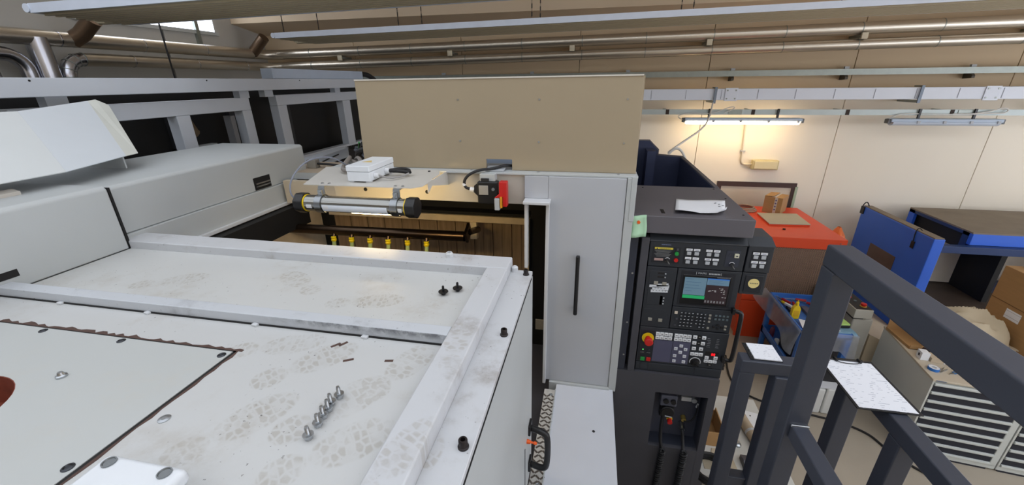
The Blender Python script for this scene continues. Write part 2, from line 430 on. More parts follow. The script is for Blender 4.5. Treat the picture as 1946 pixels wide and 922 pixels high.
# ------------------------------------------------------------------ radiant ceiling panels on chains
padm = mat('radiant_underside', (186, 174, 146), .55, var=.05, scale=3, stretch=(.3, 6, 1))
foil = mat('radiant_white_edge', (214, 222, 236), .5, var=.05, scale=9)
link = mat('chain_steel', (52, 46, 42), .5, metal=.6)
def radiant(x0, y0, y1, z0, label, xc):
    x1 = 8.9
    root = thing('radiant_panel', label, 'heater', (x0, (y0+y1)/2, z0), group='radiant heating panels under the roof')
    def zz(x): return z0+SL*(x-x0)
    def slab(ya, yb, za, zb, nm, m):
        return MB().prism([(x0, z0+za), (x1, zz(x1)+za), (x1, zz(x1)+zb), (x0, z0+zb)], 'y', ya, yb).build(nm, m, root)
    slab(y0, y1, 0, .02, 'underside', padm)
    n = 9
    for k in range(n):
        yy = y0+.05+(y1-y0-.1)*(k+.5)/n
        slab(yy-.012, yy+.012, -.012, .001, 'rib', padm)
    slab(y0-.012, y0+.004, -.004, .062, 'edge_flange', foil)
    slab(y1-.004, y1+.012, -.004, .062, 'edge_flange', foil)
    slab(y0+.004, y1-.004, .02, .05, 'insulation', foil)
    MB().tube([(x0-.02, y0-.02, z0+.03), (x0-.02, y1+.02, z0+.03)], .032, 12).build('header_pipe', foil, root, smooth=True)
    MB().tube([(x0-.02, y1-.05, z0+.03), (x0-.3, y1-.05, z0+.03), (x0-.42, y1-.05, z0+.1)], .03, 10).build('feed_pipe', padm, root, smooth=True)
    for x in xc:
        for yy in (y0+.06, y1-.06):
            zt = roofz(yy)-.0; z = zz(x)+.05; mb = MB(); k = 0
            while z < zt-.02:
                mb.obox((x, yy, z+.022), (.013, .004, .05), (0, 0, 0 if k % 2 else PI/2)); z += .042; k += 1
            mb.box(x-.02, x+.02, yy-.02, yy+.02, zt-.03, zt+.01)
            mb.build('chain', link, root)
    return root
radiant(-4.38, 2.85, 3.6, 4.243, 'nearer long radiant heating panel cut off by the top edge of the photo', (-4.0, -2.2, -.4, 1.4, 3.2, 5.0))
radiant(-4.25, 5.35, 6.25, 4.272, 'farther long radiant heating panel hanging in front of the back wall pipes', (-4.15, -2.5, -.8, 1.0, 2.8, 4.6))

# ------------------------------------------------------------------ rails and trunking on the back wall
ra = thing('wall_rail', 'galvanised rail on the back wall above the white trunking', 'rail', (3, 7.5, 3.73))
MB().prism([(7.6, 3.815), (7.46, 3.815), (7.46, 3.73), (7.475, 3.73), (7.475, 3.8), (7.6, 3.8)], 'x', -6.2, 8.98).build('channel', galv, ra)
for x in (-4.3, -2.7, -1.1, .5, 2.1, 3.69, 5.3, 6.9):
    MB().prism([(7.6, 3.8), (7.47, 3.73), (7.44, 3.7), (7.44, 3.67), (7.6, 3.66)], 'x', x-.02, x+.02).build('bracket', mat('dark_bracket', (74, 66, 54), .6), ra)
    B(x-.03, x+.03, 7.49, 7.53, 3.81, 3.85).build('clamp', keygrey, ra)
trk = mat('trunking_white', (222, 228, 238), .4, var=.02)
tk = thing('cable_trunking', 'long white cable trunking along the back wall above the lamps', 'trunking', (3, 7.25, 3.38))
B(-6.0, 8.98, 7.2, 7.33, 3.39, 3.555).build('body', trk, tk, bev=.006)
for k in range(16):
    x = .35+k*.52
    B(x-.003, x+.003, 7.196, 7.2, 3.405, 3.54).build('cover_joint', mat('joint_grey', (150, 156, 166), .5), tk)  # thin grey line at each cover joint
for x in (2.05, 5.42):
    pl = B(x-.09, x+.09, 7.188, 7.2, 3.375, 3.565).build('joint_plate', trk, tk, bev=.003)
    for dx in (-.06, .06):
        for dz in (3.41, 3.53): MB().cyl((x+dx, 7.183, dz), (x+dx, 7.19, dz), .012, n=10).build('bolt', galv, pl)
for x in (-2.6, .1, 1.82, 4.56, 7.2):
    B(x-.018, x+.018, 7.17, 7.186, 3.34, 3.58).build('strap', mat('grey_strap', (120, 130, 142), .5, metal=.4), tk)
    B(x-.02, x+.02, 7.186, 7.6, 3.345, 3.38).build('support_arm', galv, tk)
    B(x-.02, x+.02, 7.186, 7.33, 3.56, 3.58).build('strap_top', galv, tk)
sr = thing('strut_rail', 'pale green grey strut rail under the trunking that carries the lamps', 'rail', (3, 7.25, 3.17))
B(-6.0, 8.98, 7.22, 7.26, 3.17, 3.25).build('channel', mat('strut_grey', (184, 194, 192), .45, metal=.2), sr)
for x in (1.15, 2.42, 3.72, 5.05, 6.3):
    B(x-.025, x+.025, 7.215, 7.22, 3.172, 3.248).build('slot', mat('slot_brown', (58, 46, 40), .8), sr)
    B(x-.02, x+.02, 7.255, 7.6, 3.19, 3.24).build('wall_arm', galv, sr)
for x in (2.16, 5.22):
    B(x-.1, x+.1, 7.213, 7.22, 3.175, 3.245).build('terminal_plate', galv, sr, bev=.003)

def batten(x0, x1, lit, label):
    t = thing('batten_lamp', label, 'lamp', ((x0+x1)/2, 7.2, 3.0), group='batten lamps on the back wall')
    B(x0, x1, 7.14, 7.27, 3.075, 3.125).build('housing', mat('lamp_housing', (178, 194, 212), .45), t, bev=.012)
    pr = MB().prism([(7.135+.07*(1-math.cos(a)), 3.078-.052*math.sin(a)) for a in [PI*i/10 for i in range(11)]], 'x', x0+.03, x1-.03)
    pr.build('diffuser', emit('lit_diffuser', (255, 226, 184), TUBE_STRENGTH) if lit else mat('unlit_diffuser', (206, 218, 232), .35), t, smooth=True)
    for x in (x0, x1): B(x-.03 if x == x0 else x-.012, x+.012 if x == x0 else x+.03, 7.16, 7.25, 3.055, 3.12).build('end_cap', mat('lamp_cap', (96, 100, 104), .5), t, bev=.006)
    for k in range(4):
        xx = x0+(x1-x0)*(.25+.235*k) if k < 3 else x1-.06
        B(xx-.018, xx+.018, 7.128, 7.145, 3.06, 3.095).build('clip', keygrey, t)
    for xx in (x0+.36, x1-.34):
        B(xx-.014, xx+.014, 7.19, 7.215, 3.12, 3.26).build('hanger_strap', black, t)
    return t
l1 = batten(1.42, 3.11, True, 'lit batten lamp glowing warm white on the back wall')
l2 = batten(4.28, 5.66, False, 'switched off batten lamp to the right on the back wall')
cabw = mat('white_cable', (216, 214, 208), .5)
tag(MB().tube([(1.8, 7.17, 3.35), (1.62, 6.5, 3.2), (1.35, 5.6, 3.13), (.95, 4.7, 3.08), (.75, 4.34, 3.02)], .011, 8, 2).build('lamp_cable', cabw, smooth=True), 'taut white cable running from the trunking down to the grey cabinet', 'cable')
tag(MB().tube([(5.05, 7.2, 3.19), (5.3, 7.19, 3.19), (5.5, 7.19, 3.23), (5.62, 7.19, 3.28), (5.7, 7.19, 3.25), (5.66, 7.19, 3.2), (5.5, 7.19, 3.2), (5.35, 7.19, 3.19), (4.9, 7.2, 3.18), (4.4, 7.2, 3.2), (4.27, 7.2, 3.12)], .009, 8, 2).build('lamp_cable', cabw, smooth=True), 'looped white cable above the switched off batten lamp', 'cable')
tag(MB().tube([(2.0, 7.2, 3.2), (2.15, 7.19, 3.27), (2.1, 7.19, 3.3), (1.95, 7.19, 3.24), (1.8, 7.2, 3.18), (1.5, 7.19, 3.2), (1.3, 7.19, 3.16), (1.36, 7.19, 3.1), (1.42, 7.2, 3.1)], .008, 8, 2).build('lamp_cable', cabw, smooth=True), 'thin white cable looped above the lit batten lamp', 'cable')
el = thing('emergency_light', 'yellowed rectangular emergency light with a bent conduit under the lit lamp', 'light', (2.86, 7.55, 2.25))
ym = mat('aged_plastic', (206, 192, 146), .5, var=.08, scale=8)
B(2.665, 3.07, 7.5, 7.6, 2.26, 2.42).build('body', ym, el, bev=.012)
B(2.69, 3.045, 7.485, 7.502, 2.275, 2.405).build('lens', mat('aged_lens', (222, 210, 168), .35, var=.06), el, bev=.01)
MB().tube([(2.46, 7.585, 3.02), (2.5, 7.585, 2.5), (2.5, 7.585, 2.4), (2.53, 7.585, 2.34), (2.6, 7.57, 2.33), (2.67, 7.55, 2.345)], .014, 10, 2).build('conduit', mat('conduit_cream', (216, 206, 186), .5), el, smooth=True)
for z in (2.55,): B(2.46, 2.54, 7.57, 7.6, z, z+.015).build('clip', keygrey, el)
tag(MB().tube([(-4.5, 3.98, 3.64), (-4.5, 3.98, roofz(3.98)+.02)], .008, 6).build('hanging_wire', rubber), 'thin dark wire hanging straight down from the roof behind the white beam', 'wire')
# ================================================================== machine roof cover (the deck in front of the camera)
PR = [(-.80, .60, 1.0, .30, .12), (-.60, .70, .95, .31, .125), (-.78, .84, .85, .30, .12), (-.50, .86, 1.25, .28, .11),
      (-.53, .58, .75, .30, .12), (-.93, .90, .4, .30, .11), (-1.22, .76, .2, .28, .11)]
deckm = dirty('deck_paint', (199, 200, 199), prints=PR, amount=.6, dirt=(168, 160, 148))
deckf = dirty('deck_paint_far', (201, 202, 200), dirt=(172, 164, 152), amount=.6, nscale=3.0, prints=[(-1.7, 1.22, .5, .3, .11), (-.8, 1.2, .3, .3, .11), (-1.15, 1.3, 2.6, .3, .11)])
rimm = dirty('rim_paint', (200, 202, 205), dirt=(140, 132, 124), amount=.6, nscale=5, prints=[(-.36, .55, 1.2, .28, .1), (-.36, .95, 1.7, .26, .09)])
ribm = dirty('rib_paint', (198, 202, 207), dirt=(110, 108, 110), amount=.6, nscale=4, smear=(-1.15, -.8, 2.945, 2.972))
covm = dirty('cover_paint', (190, 193, 191), dirt=(196, 184, 164), amount=.35, nscale=2, spots=False)
rust = mat('rust_brown', (84, 62, 54), .8, var=.3, scale=50)
dk = thing('machine_roof_cover', 'white machine roof cover with raised rims and dusty boot prints', 'machine cover', (-1.25, .7, 2.9))
MB().prism([(-2.25, 1.0), (-.4, 1.0), (-.4, -.6), (-1.033, -.6), (-1.033, .855), (-2.25, .855)], 'z', 2.915, 2.94).build('near_sheet', deckm, dk)
C0, R0 = .465, .17
hole = [(-1.594+R0*math.cos(2*PI*k/40), C0+R0*math.sin(2*PI*k/40)) for k in range(41)]
cp = MB().prism([(-2.25, C0), (-2.25, -.6), (-1.041, -.6), (-1.041, .847), (-2.25, .847), (-2.25, C0+.0001), (-1.764, C0+.0001)]+[(-1.594-R0*math.cos(2*PI*k/40), C0+R0*math.sin(2*PI*k/40)) for k in range(1, 40)]+[(-1.764, C0-.0001)], 'z', 2.922, 2.9425)
cpo = cp.build('access_plate', covm, dk, label='square access plate with rusty seam')
MB().ring((-1.594, C0, 2.84), (-1.594, C0, 2.9415), .174, .168, 40).build('hole_wall', mat('hole_rust', (128, 62, 44), .7, var=.35, scale=18), cpo)
MB().lathe([(.174, 0), (.174, .008), (.13, .012), (.125, .03), (.11, .03), (.105, .004), (.02, .004)], (-1.594, C0, 2.84), 40).build('hole_floor', MATS['hole_rust'], cpo)
jag = []; top = []
for k in range(60):
    x = -2.0+k*(.985/59); jag.append((x, .8535)); top.append((x, .857+.016*rnd.random()*(1 if rnd.random() > .25 else 1.5)*(1-.4*k/59)))
MB().prism(jag+top[::-1], 'z', 2.9401, 2.9409).build('rust_line', rust, dk, label='brown rust line along the plate seam')
j2 = [(-1.0325, .855-.03*k) for k in range(20)]; t2 = [(-1.029+.008*rnd.random(), .855-.03*k) for k in range(20)]
MB().prism(j2+t2[::-1], 'z', 2.9401, 2.9407).build('rust_line', rust, dk)
B(-1.0415, -1.0325, -.6, .8555, 2.914, 2.9405).build('seam', flat_black, dk)
B(-2.25, -1.0325, .8465, .8555, 2.914, 2.9405).build('seam', flat_black, dk)
for (x, y) in ((-1.7649, .832), (-1.442, .832), (-1.06, .826), (-1.06, .436)):
    MB().lathe([(.012, 0), (.012, .002), (.008, .004), (.006, .001)], (x, y, 2.942), 14).build('plate_screw', mat('screw_dark', (70, 72, 76), .4, metal=.8), cpo, smooth=True)
sc_ = MB().lathe([(.013, 0), (.013, .006), (.009, .008), (.006, .016), (.004, .016)], (-1.425, .663, 2.942), 14).build('grease_nipple', steel, cpo, smooth=True)
MB().lathe([(.014, 0), (.014, .002), (.006, .003)], (-.99, .588, 2.94), 12).build('plug', steel, dk)
for (x, y, l_, a) in ((-.67, .875, .03, .5), (-.55, .893, .025, .2), (-.75, .935, .03, .9), (-.73, .945, .028, 1.0), (-1.475, .609, .03, .6)):
    MB().obox((x, y, 2.9405), (l_, .009, .001), (0, 0, a)).build('chipped_paint', rust, dk)
B(-2.25, -.4, 1.04, 1.5, 2.915, 2.94).build('far_sheet', deckf, dk)
B(-2.3, -.317, 1.49, 1.61, 2.87, 2.98).build('front_rim', rimm, dk, bev=.006)
B(-.405, -.317, -.6, 1.4905, 2.88, 2.98).build('side_rim', rimm, dk, bev=.006)
B(-2.25, -.404, .995, 1.045, 2.9, 2.978).build('cross_rib', ribm, dk, bev=.004)
B(-2.25, -.405, .99, .9955, 2.9395, 2.9445).build('rubber_seal', flat_black, dk)
for x in (-1.93, -1.53, -1.085, -.68):
    MB().obox((x, .987, 2.944), (.022, .014, .008), (0, 0, rnd.uniform(-.3, .3))).build('seal_clip', white, dk, bev=.002)
B(-.318, -.2245, -.6, 1.587, 2.912, 2.93).build('edge_flange', rimm, dk, bev=.003)
def cap_bolt(x, y, z, root):
    b = MB().lathe([(.013, 0), (.013, .004), (.0105, .006), (.0105, .022), (.0095, .0235), (.006, .0235), (.006, .012)], (x, y, z), 18).build('cap_bolt', mat('bolt_black', (44, 38, 38), .45, metal=.5), root, smooth=True)
    return b
for y in (1.545, 1.094, .65, .2): cap_bolt(-.247, y, 2.93, dk)
nut = MB()
nut.lathe([(.018, 0), (.018, .016), (.013, .022), (.009, .022), (.009, .004)], (-.593, 1.565, 2.98), 6)
nut.build('lifting_nut', white, dk)
MB().lathe([(.014, 0), (.014, .02), (.008, .026)], (-.3, 1.57, 2.93), 12).build('rivet_nut', white, dk)
B(-2.28, -.24, -.58, 1.58, 1.6, 2.83).build('body', flat_black, dk)

# loose fasteners lying on the deck
SILV = ('silver bolt standing alone nearest the camera in the row of six', 'silver bolt second from the camera in the row of six', 'silver bolt third from the camera in the row of six',
        'silver bolt fourth from the camera in the row of six', 'silver bolt fifth from the camera in the row of six', 'silver bolt farthest from the camera in the row of six')
for (x, y), lb in zip(((-.601, .600), (-.602, .637), (-.606, .662), (-.607, .684), (-.612, .703), (-.606, .731)), SILV):
    t = thing('hex_bolt', lb, 'bolt', (x, y, 2.9405), rnd.uniform(0, 6), group='silver bolts standing on their heads')
    MB().lathe([(.0085, 0), (.0095, .001), (.0095, .009), (.0085, .01)], (0, 0, 0), 6).build('bolt_head', steel, t, local=True)
    MB().lathe([(.0122, .01), (.0122, .0135), (.006, .0135)], (0, 0, 0), 22).build('washer', steel, t, local=True, smooth=True)
    prof = [(.005, .0135)]
    for k in range(7): prof += [(.0053, .016+k*.0026), (.0044, .0173+k*.0026)]
    MB().lathe(prof+[(.004, .036)], (0, 0, 0), 14).build('threaded_shank', steel, t, local=True, smooth=True)
for (x, y), lb in (((-.529, 1.302), 'black bolt with washer on the deck, left of two'), ((-.484, 1.339), 'black bolt with washer on the deck, right of two near the rim')):
    t = thing('washer_bolt', lb, 'bolt', (x, y, 2.9405), group='black washer bolts')
    MB().lathe([(.0085, 0), (.0085, .012)], (0, 0, 0), 6).build('bolt_head', black, t, local=True)
    MB().lathe([(.006, .012), (.019, .012), (.0185, .015), (.006, .0155)], (0, 0, 0), 22).build('washer', black, t, local=True, smooth=True)
    MB().lathe([(.0048, .0155), (.0048, .034), (.0035, .037)], (0, 0, 0), 12).build('threaded_shank', black, t, local=True, smooth=True)

# white junction box on the deck close to the camera
jb = thing('junction_box', 'white plastic junction box on the deck at the bottom edge, two screws in view', 'junction box', (-.815, .34, 2.9405))
boxw = mat('box_plastic', (224, 228, 232), .35, var=.03, scale=12)
B(-.915, -.705, .255, .43, 2.9405, 2.985).build('base', boxw, jb, bev=.012)
B(-.913, -.722, .257, .435, 2.986, 3.02).build('lid', boxw, jb, bev=.012)
for x in (-.885, -.755):
    for y in (.415, .28):
        MB().lathe([(.0125, 0), (.0125, .0025), (.0105, .0025), (.0095, .0004), (.003, .0004)], (x, y, 3.0203), 18).build('lid_screw', mat('screw_grey', (128, 132, 134), .35, metal=.6), jb, smooth=True)

# ================================================================== side door of the machine and step
sd = thing('side_door', 'tall grey white side door of the machine below the deck edge', 'machine door', (-.23, .5, 1.76))
B(-.24, -.2235, -.6, 1.585, 1.78, 2.908).build('leaf', whiteg, sd, bev=.003)
B(-.2345, -.2225, -.6, 1.55, 2.9085, 2.9118).build('gap_line', flat_black, sd)
B(-.2245, -.2215, 1.37, 1.375, 1.8, 2.12).build('gap_line', flat_black, sd)
hd = MB().tube([(-.224, 1.5, 2.125), (-.15, 1.48, 2.125), (-.128, 1.48, 2.1), (-.128, 1.48, 1.91), (-.15, 1.48, 1.885), (-.224, 1.5, 1.885)], .0155, 12, 2).build('handle', black, sd, smooth=True)
for z in (2.125, 1.885): B(-.224, -.212, 1.47, 1.53, z-.03, z+.03).build('handle_foot', black, hd, bev=.004)
og = mat('orange_plastic', (236, 96, 24), .4)
pg = MB().cyl((-.224, 1.43, 2.108), (-.205, 1.43, 2.106), .011, .009, 12).cyl((-.206, 1.43, 2.106), (-.188, 1.43, 2.104), .005, .005, 10).cyl((-.189, 1.43, 2.104), (-.175, 1.43, 2.102), .009, .006, 10)
pg.build('locking_peg', og, sd, smooth=True)

stp = thing('machine_step', 'white painted step below the sliding door with a tread plate strip', 'machine step', (.04, 1, 1.6))
B(-.15, .232, -.6, 2.275, 1.6, 1.75).build('top_sheet', mat('step_paint', (208, 212, 220), .35, var=.03), stp, bev=.006)
MB().cyl((.107, 1.894, 1.7495), (.107, 1.894, 1.7508), .009, n=14).build('hole', flat_black, stp)
B(-.152, -.146, -.6, 2.2, 1.74, 1.762).build('edge_angle', whiteg, stp)
tp = B(-.222, -.152, -.6, 2.2, 1.745, 1.753).build('tread_plate', mat('tread_metal', (206, 204, 198), .45, metal=.2, var=.12, scale=40), stp)
lz = MB()
k = 0
for j in range(85):
    y = -.55+j*.032
    for i in range(3):
        a = .75 if (i+j) % 2 else -.75
        lz.obox((-.211+i*.024+(.006 if j % 2 else -.002), y, 1.754), (.027, .0085, .005), (0, 0, a))
lo = lz.build('tread_pattern', mat('tread_dark', (120, 112, 104), .35, metal=.7, var=.15, scale=30), tp); lo['kind'] = 'stuff'  # lozenges coloured darker than the plate
for y in (2.15, 1.83, 1.49, 1.2):
    MB().lathe([(.012, 0), (.012, .003), (.006, .005), (.004, .003)], (-.175, y, 1.753), 14).build('tread_screw', steel, tp)
mb_ = thing('machine_pedestal', 'dark base of the machine below the deck and the step', 'machine base', (-1, 1.3, 0))
B(-2.9, .228, -.58, 3.3, 0, 1.6).build('plinth', slate, mb_)

# ================================================================== sliding door, header, beige guard panel
doorm = mat('door_paint', (182, 185, 190), .36, var=.02, scale=2)
dd = thing('sliding_door', 'tall pale grey sliding door with a black bar handle', 'machine door', (0, 2.3, 1.75))
B(-.235, .198, 2.28, 2.32, 1.765, 3.195).build('leaf', doorm, dd, bev=.004)
B(-.374, -.2355, 2.281, 2.318, 3.064, 3.194).build('upper_leaf', doorm, dd, bev=.002)
MB().prism([(-.245, 1.75), (-.245, 3.06), (-.225, 3.06), (-.225, 1.75)], 'y', 2.255, 2.3).build('edge_strip', white, dd, bev=.003)
hb = B(-.058, -.034, 2.225, 2.25, 2.33, 2.735).build('bar_handle', black, dd, bev=.009, seg=3)
for z in (2.36, 2.705): B(-.055, -.037, 2.25, 2.281, z-.014, z+.014).build('handle_post', black, hb)
B(.2, .248, 2.275, 2.34, 1.735, 3.2).build('jamb', whiteg, dd, bev=.003)
B(.222, .252, 2.272, 2.34, 2.95, 3.205).build('jamb_cover', whiteg, dd, bev=.003)
B(-.2, .206, 2.262, 2.29, 1.66, 1.764).build('bottom_strip', whiteg, dd, bev=.003)
for x in (-.1, .16): MB().cyl((x, 2.256, 1.71), (x, 2.263, 1.71), .009, n=12).build('strip_screw', steel, dd)
B(-.372, -.218, 2.2, 2.3, 3.045, 3.063).build('top_bracket', white, dd, bev=.004)
B(-.372, -.352, 2.26, 2.31, 2.62, 3.045).build('bracket_leg', white, dd, bev=.003)
B(-.33, -.25, 2.5, 2.51, 2.02, 2.1).build('stained_pad', mat('stained_pad', (150, 142, 126), .8, var=.2, scale=30), dd)

hm = mat('header_paint', (190, 184, 172), .42, var=.03)
hdr = thing('door_header', 'grey white header sheet above the machine opening', 'machine header', (-1.1, 2.31, 2.95))
B(-1.62, -.376, 2.3, 2.325, 3.018, 3.195).build('face', hm, hdr, bev=.003)
B(-1.62, .255, 2.285, 2.56, 3.196, 3.208).build('top_ledge', whiteg, hdr, bev=.002)
B(-1.4, .232, 2.561, 3.0, 3.196, 3.207).build('rear_ledge', mat('pale_blue_sheet', (150, 164, 184), .5), hdr)
for x in (-1.40, -.985): MB().cyl((x, 2.297, 3.072), (x, 2.302, 3.072), .012, n=14).build('hole', flat_black, hdr)
MB().cyl((-.94, 2.25, 3.208), (-.94, 2.25, 3.2135), .008, n=10).build('bolt', black, hdr)
for x in (-.7, -.3, .15): MB().lathe([(.008, 0), (.008, .003), (.003, .005)], (x, 2.32, 3.208), 10).build('ledge_screw', steel, hdr)

bp_ = thing('splash_guard', 'large flat beige sheet metal guard standing on the machine header', 'guard panel', (-.58, 2.36, 3.21))
MB().prism([(-1.41, 3.209), (-.617, 3.209), (-.617, 3.272), (-.46, 3.272), (-.46, 3.209), (.246, 3.209), (.238, 3.722), (-1.40, 3.714)], 'y', 2.35, 2.368).build('sheet', beige, bp_, bev=.002)
MB().prism([(-1.40, 3.712), (.238, 3.72), (.238, 3.727), (-1.40, 3.719)], 'y', 2.345, 2.44).build('top_lip', mat('lip_cream', (216, 210, 198), .4), bp_)
B(.234, .246, 2.352, 2.75, 3.209, 3.72).build('side_return', beige, bp_)
for x in (-.77, -.303, .167):
    for z in (3.605, 3.376): MB().cyl((x, 2.346, z), (x, 2.351, z), .0055, n=10).build('screw', steel, bp_)
B(-.9, -.2, 2.95, 2.96, 3.209, 3.42).build('back_sheet', mat('pale_blue_sheet', (150, 164, 184), .5), bp_)

# safety switch on the header
sw = thing('safety_switch', 'black and red door safety switch with grey plug on the header', 'switch', (-.55, 2.27, 3.03))
B(-.64, -.52, 2.215, 2.27, 3.035, 3.165).build('body', black, sw, bev=.006)
MB().prism([(-.64, 3.08), (-.66, 3.1), (-.66, 3.14), (-.64, 3.155)], 'y', 2.22, 2.265).build('side_lug', black, sw)
B(-.63, -.575, 2.211, 2.216, 3.09, 3.145).build('rating_plate', mat('plate_grey', (176, 172, 164), .4, metal=.4, var=.06, scale=60), sw, bev=.002)
MB().cyl((-.545, 2.208, 3.125), (-.545, 2.216, 3.125), .009, n=14).build('lock_screw', steel, sw)
MB().prism([(-.54, 3.075), (-.51, 3.1), (-.51, 3.17), (-.465, 3.17), (-.465, 3.025), (-.49, 3.025), (-.49, 3.08)], 'y', 2.205, 2.255).build('red_head', red, sw, bev=.004)
B(-.536, -.507, 2.195, 2.235, 3.005, 3.075).build('actuator', keygrey, sw, bev=.003)
B(-.503, -.492, 2.196, 2.23, 3.02, 3.085).build('amber_tongue', mat('amber', (214, 150, 40), .4), sw)
B(-.63, -.54, 2.24, 2.3, 3.165, 3.205).build('mount_plate', whiteg, sw, bev=.002)
B(-.62, -.575, 2.225, 2.245, 3.165, 3.182).build('cap', rubber, sw)
MB().cyl((-.665, 2.24, 3.11), (-.69, 2.24, 3.115), .014, n=12).build('gland', keywhite, sw)
MB().tube([(-.69, 2.24, 3.115), (-.72, 2.235, 3.125), (-.725, 2.235, 3.165), (-.69, 2.24, 3.205), (-.63, 2.27, 3.225), (-.56, 2.31, 3.225), (-.5, 2.35, 3.24), (-.46, 2.4, 3.225)], .0085, 10, 2).build('cable', rubber, sw, smooth=True)
MB().ring((-.722, 2.235, 3.135), (-.727, 2.235, 3.15), .0105, .008, 10).build('cable_tie', keywhite, sw)
MB().prism([(2.3, 3.21), (2.42, 3.225), (2.42, 3.232), (2.3, 3.217)], 'x', -.61, -.5).build('bent_bracket', keygrey, sw)

# ================================================================== inside of the machine
ins = thing('machine_interior', 'dark ribbed inside of the machine seen under the work lamp', 'machine interior', (-1.3, 2.6, 1.6))
ribm2 = mat('oily_slat', (176, 150, 120), .34, metal=.45, var=.35, scale=5, stretch=(8, 1, .6))
for k in range(23):
    x = -2.15+k*.078
    B(x, x+.074, 2.985-(.008 if k % 2 else 0), 3.0, 1.6, 2.72).build('slat', ribm2, ins)
B(-2.3, -1.62, 3.005, 3.02, 1.6, 3.0).build('back_sheet', flat_black, ins); B(-1.62, -.2, 3.005, 3.02, 1.6, 3.18).build('back_sheet', flat_black, ins)  # black sheets, shade at the back of the opening put into their colour
B(-2.12, -.44, 2.88, 2.91, 2.685, 2.735).build('cross_bar', mat('oily_cream', (222, 202, 168), .4, var=.12, scale=16), ins)
B(-2.12, -.44, 2.9, 3.0, 2.735, 2.76).build('bar_shelf', flat_black, ins)
B(-.9, -.845, 2.86, 2.905, 2.55, 2.69).build('bar_tab', MATS['oily_cream'], ins, bev=.004)
B(-.455, -.435, 2.86, 3.0, 1.6, 2.735).build('cream_post', MATS['oily_cream'], ins)
B(-2.3, -2.285, 1.62, 3.0, 1.6, 2.83).build('left_sheet', MATS['oily_cream'], ins)
B(-2.284, -2.2, 1.62, 2.75, 2.66, 2.83).build('rubber_flap', flat_black, ins)
B(-.43, -.25, 2.9, 2.92, 1.6, 3.19).build('black_backing', flat_black, ins)
B(-1.62, .2, 2.33, 3.02, 3.18, 3.194).build('top_sheet', flat_black, ins)
B(.2, .22, 2.33, 3.02, 1.6, 3.19).build('right_sheet', flat_black, ins)

oil = mat('oily_pipe', (72, 58, 46), .25, metal=.9, var=.15, scale=20)
cm = thing('coolant_manifold', 'oily brown coolant pipe with six yellow and green nozzles', 'coolant pipe', (-1.5, 2.6, 2.4))
MB().tube([(-2.28, 2.6, 2.655), (-.86, 2.6, 2.672)], .037, 16).build('pipe', oil, cm, smooth=True)
MB().obox((-.845, 2.63, 2.69), (.02, .11, .09), (.5, 0, 0)).build('end_plate', oil, cm)
MB().tube([(-.84, 2.65, 2.69), (-.84, 2.87, 2.63)], .026, 10).build('stay', oil, cm, smooth=True)
lime = mat('nozzle_green', (176, 190, 120), .45); nyel = mat('nozzle_yellow', (244, 212, 20), .4)
for x in (-1.885, -1.737, -1.586, -1.44, -1.287, -1.14):
    z = 2.662+.012*(x+2.28)/1.4
    MB().cyl((x, 2.59, z-.005), (x, 2.565, z-.045), .016, .013, 12).build('boss', oil, cm, smooth=True)
    nz = MB().tube([(x, 2.563, z-.075), (x-.002, 2.56, z-.1), (x-.006, 2.556, z-.17)], .0145, 12).build('nozzle', lime, cm, smooth=True)
    MB().lathe([(.016, 0), (.02, .006), (.02, .016), (.015, .02), (.019, .026), (.019, .034), (.012, .038)], (x, 2.563, z-.078), 14).build('collar', nyel, nz, smooth=True)

# plate with terminal box and the sealed work lamp
pm = mat('plate_paint', (200, 197, 190), .4, var=.04)
plt = thing('lamp_plate', 'grey white cantilever plate that carries the terminal box and work lamp', 'mounting plate', (-1.2, 2.0, 3.2))
MB().prism([(-1.485, 1.855), (-.885, 1.86), (-.84, 1.905), (-.84, 2.05), (-.855, 2.06), (-.855, 2.2), (-.9, 2.3), (-1.65, 2.3)], 'z', 3.204, 3.2085).build('plate', pm, plt)
MB().prism([(1.99, 3.15), (2.05, 3.175), (2.3, 3.12), (2.3, 3.204), (1.99, 3.204)], 'x', -.85, -.845).build('gusset', pm, plt)
for x in (-1.37, -.955):
    for dx in (-.02, .02): MB().lathe([(.008, 0), (.008, .004), (.004, .005)], (x+dx, 1.88, 3.2085), 8).build('plate_bolt', steel, plt)
tb = thing('terminal_box', 'white plastic terminal box with cable glands on the lamp plate', 'terminal box', (-1.2, 2.06, 3.209))
B(-1.268, -1.138, 1.925, 2.205, 3.215, 3.265).build('base', boxw, tb, bev=.004)
B(-1.27, -1.136, 1.923, 2.207, 3.266, 3.298).build('lid', boxw, tb, bev=.005)
for x in (-1.25, -1.155):
    for y in (1.945, 2.185): B(x-.012, x+.012, y-.012, y+.012, 3.2085, 3.216).build('foot', boxw, tb)
MB().prism([(-1.235, 2.03), (-1.175, 2.03), (-1.205, 2.085)], 'z', 3.298, 3.2985).build('warning_triangle', mat('faded_yellow', (216, 190, 120), .5), tb)
for y, r in ((1.975, .013), (2.1, .017)):
    MB().cyl((-1.137, y, 3.24), (-1.112, y, 3.24), r, n=14).build('gland', keywhite, tb, smooth=True)
MB().tube([(-1.112, 2.1, 3.24), (-1.05, 2.1, 3.24), (-1.0, 2.11, 3.232)], .011, 10, 1).build('cable', rubber, tb, smooth=True)
MB().tube([(-1.112, 2.1, 3.243), (-1.06, 2.12, 3.25), (-1.01, 2.13, 3.245), (-.995, 2.11, 3.23)], .008, 10, 1).build('cable', rubber, tb, smooth=True)
MB().tube([(-1.112, 1.975, 3.24), (-1.06, 1.99, 3.222), (-1.02, 2.05, 3.22), (-1.0, 2.1, 3.228)], .005, 8, 1).build('cable', mat('grey_cable', (150, 148, 146), .5), tb, smooth=True)
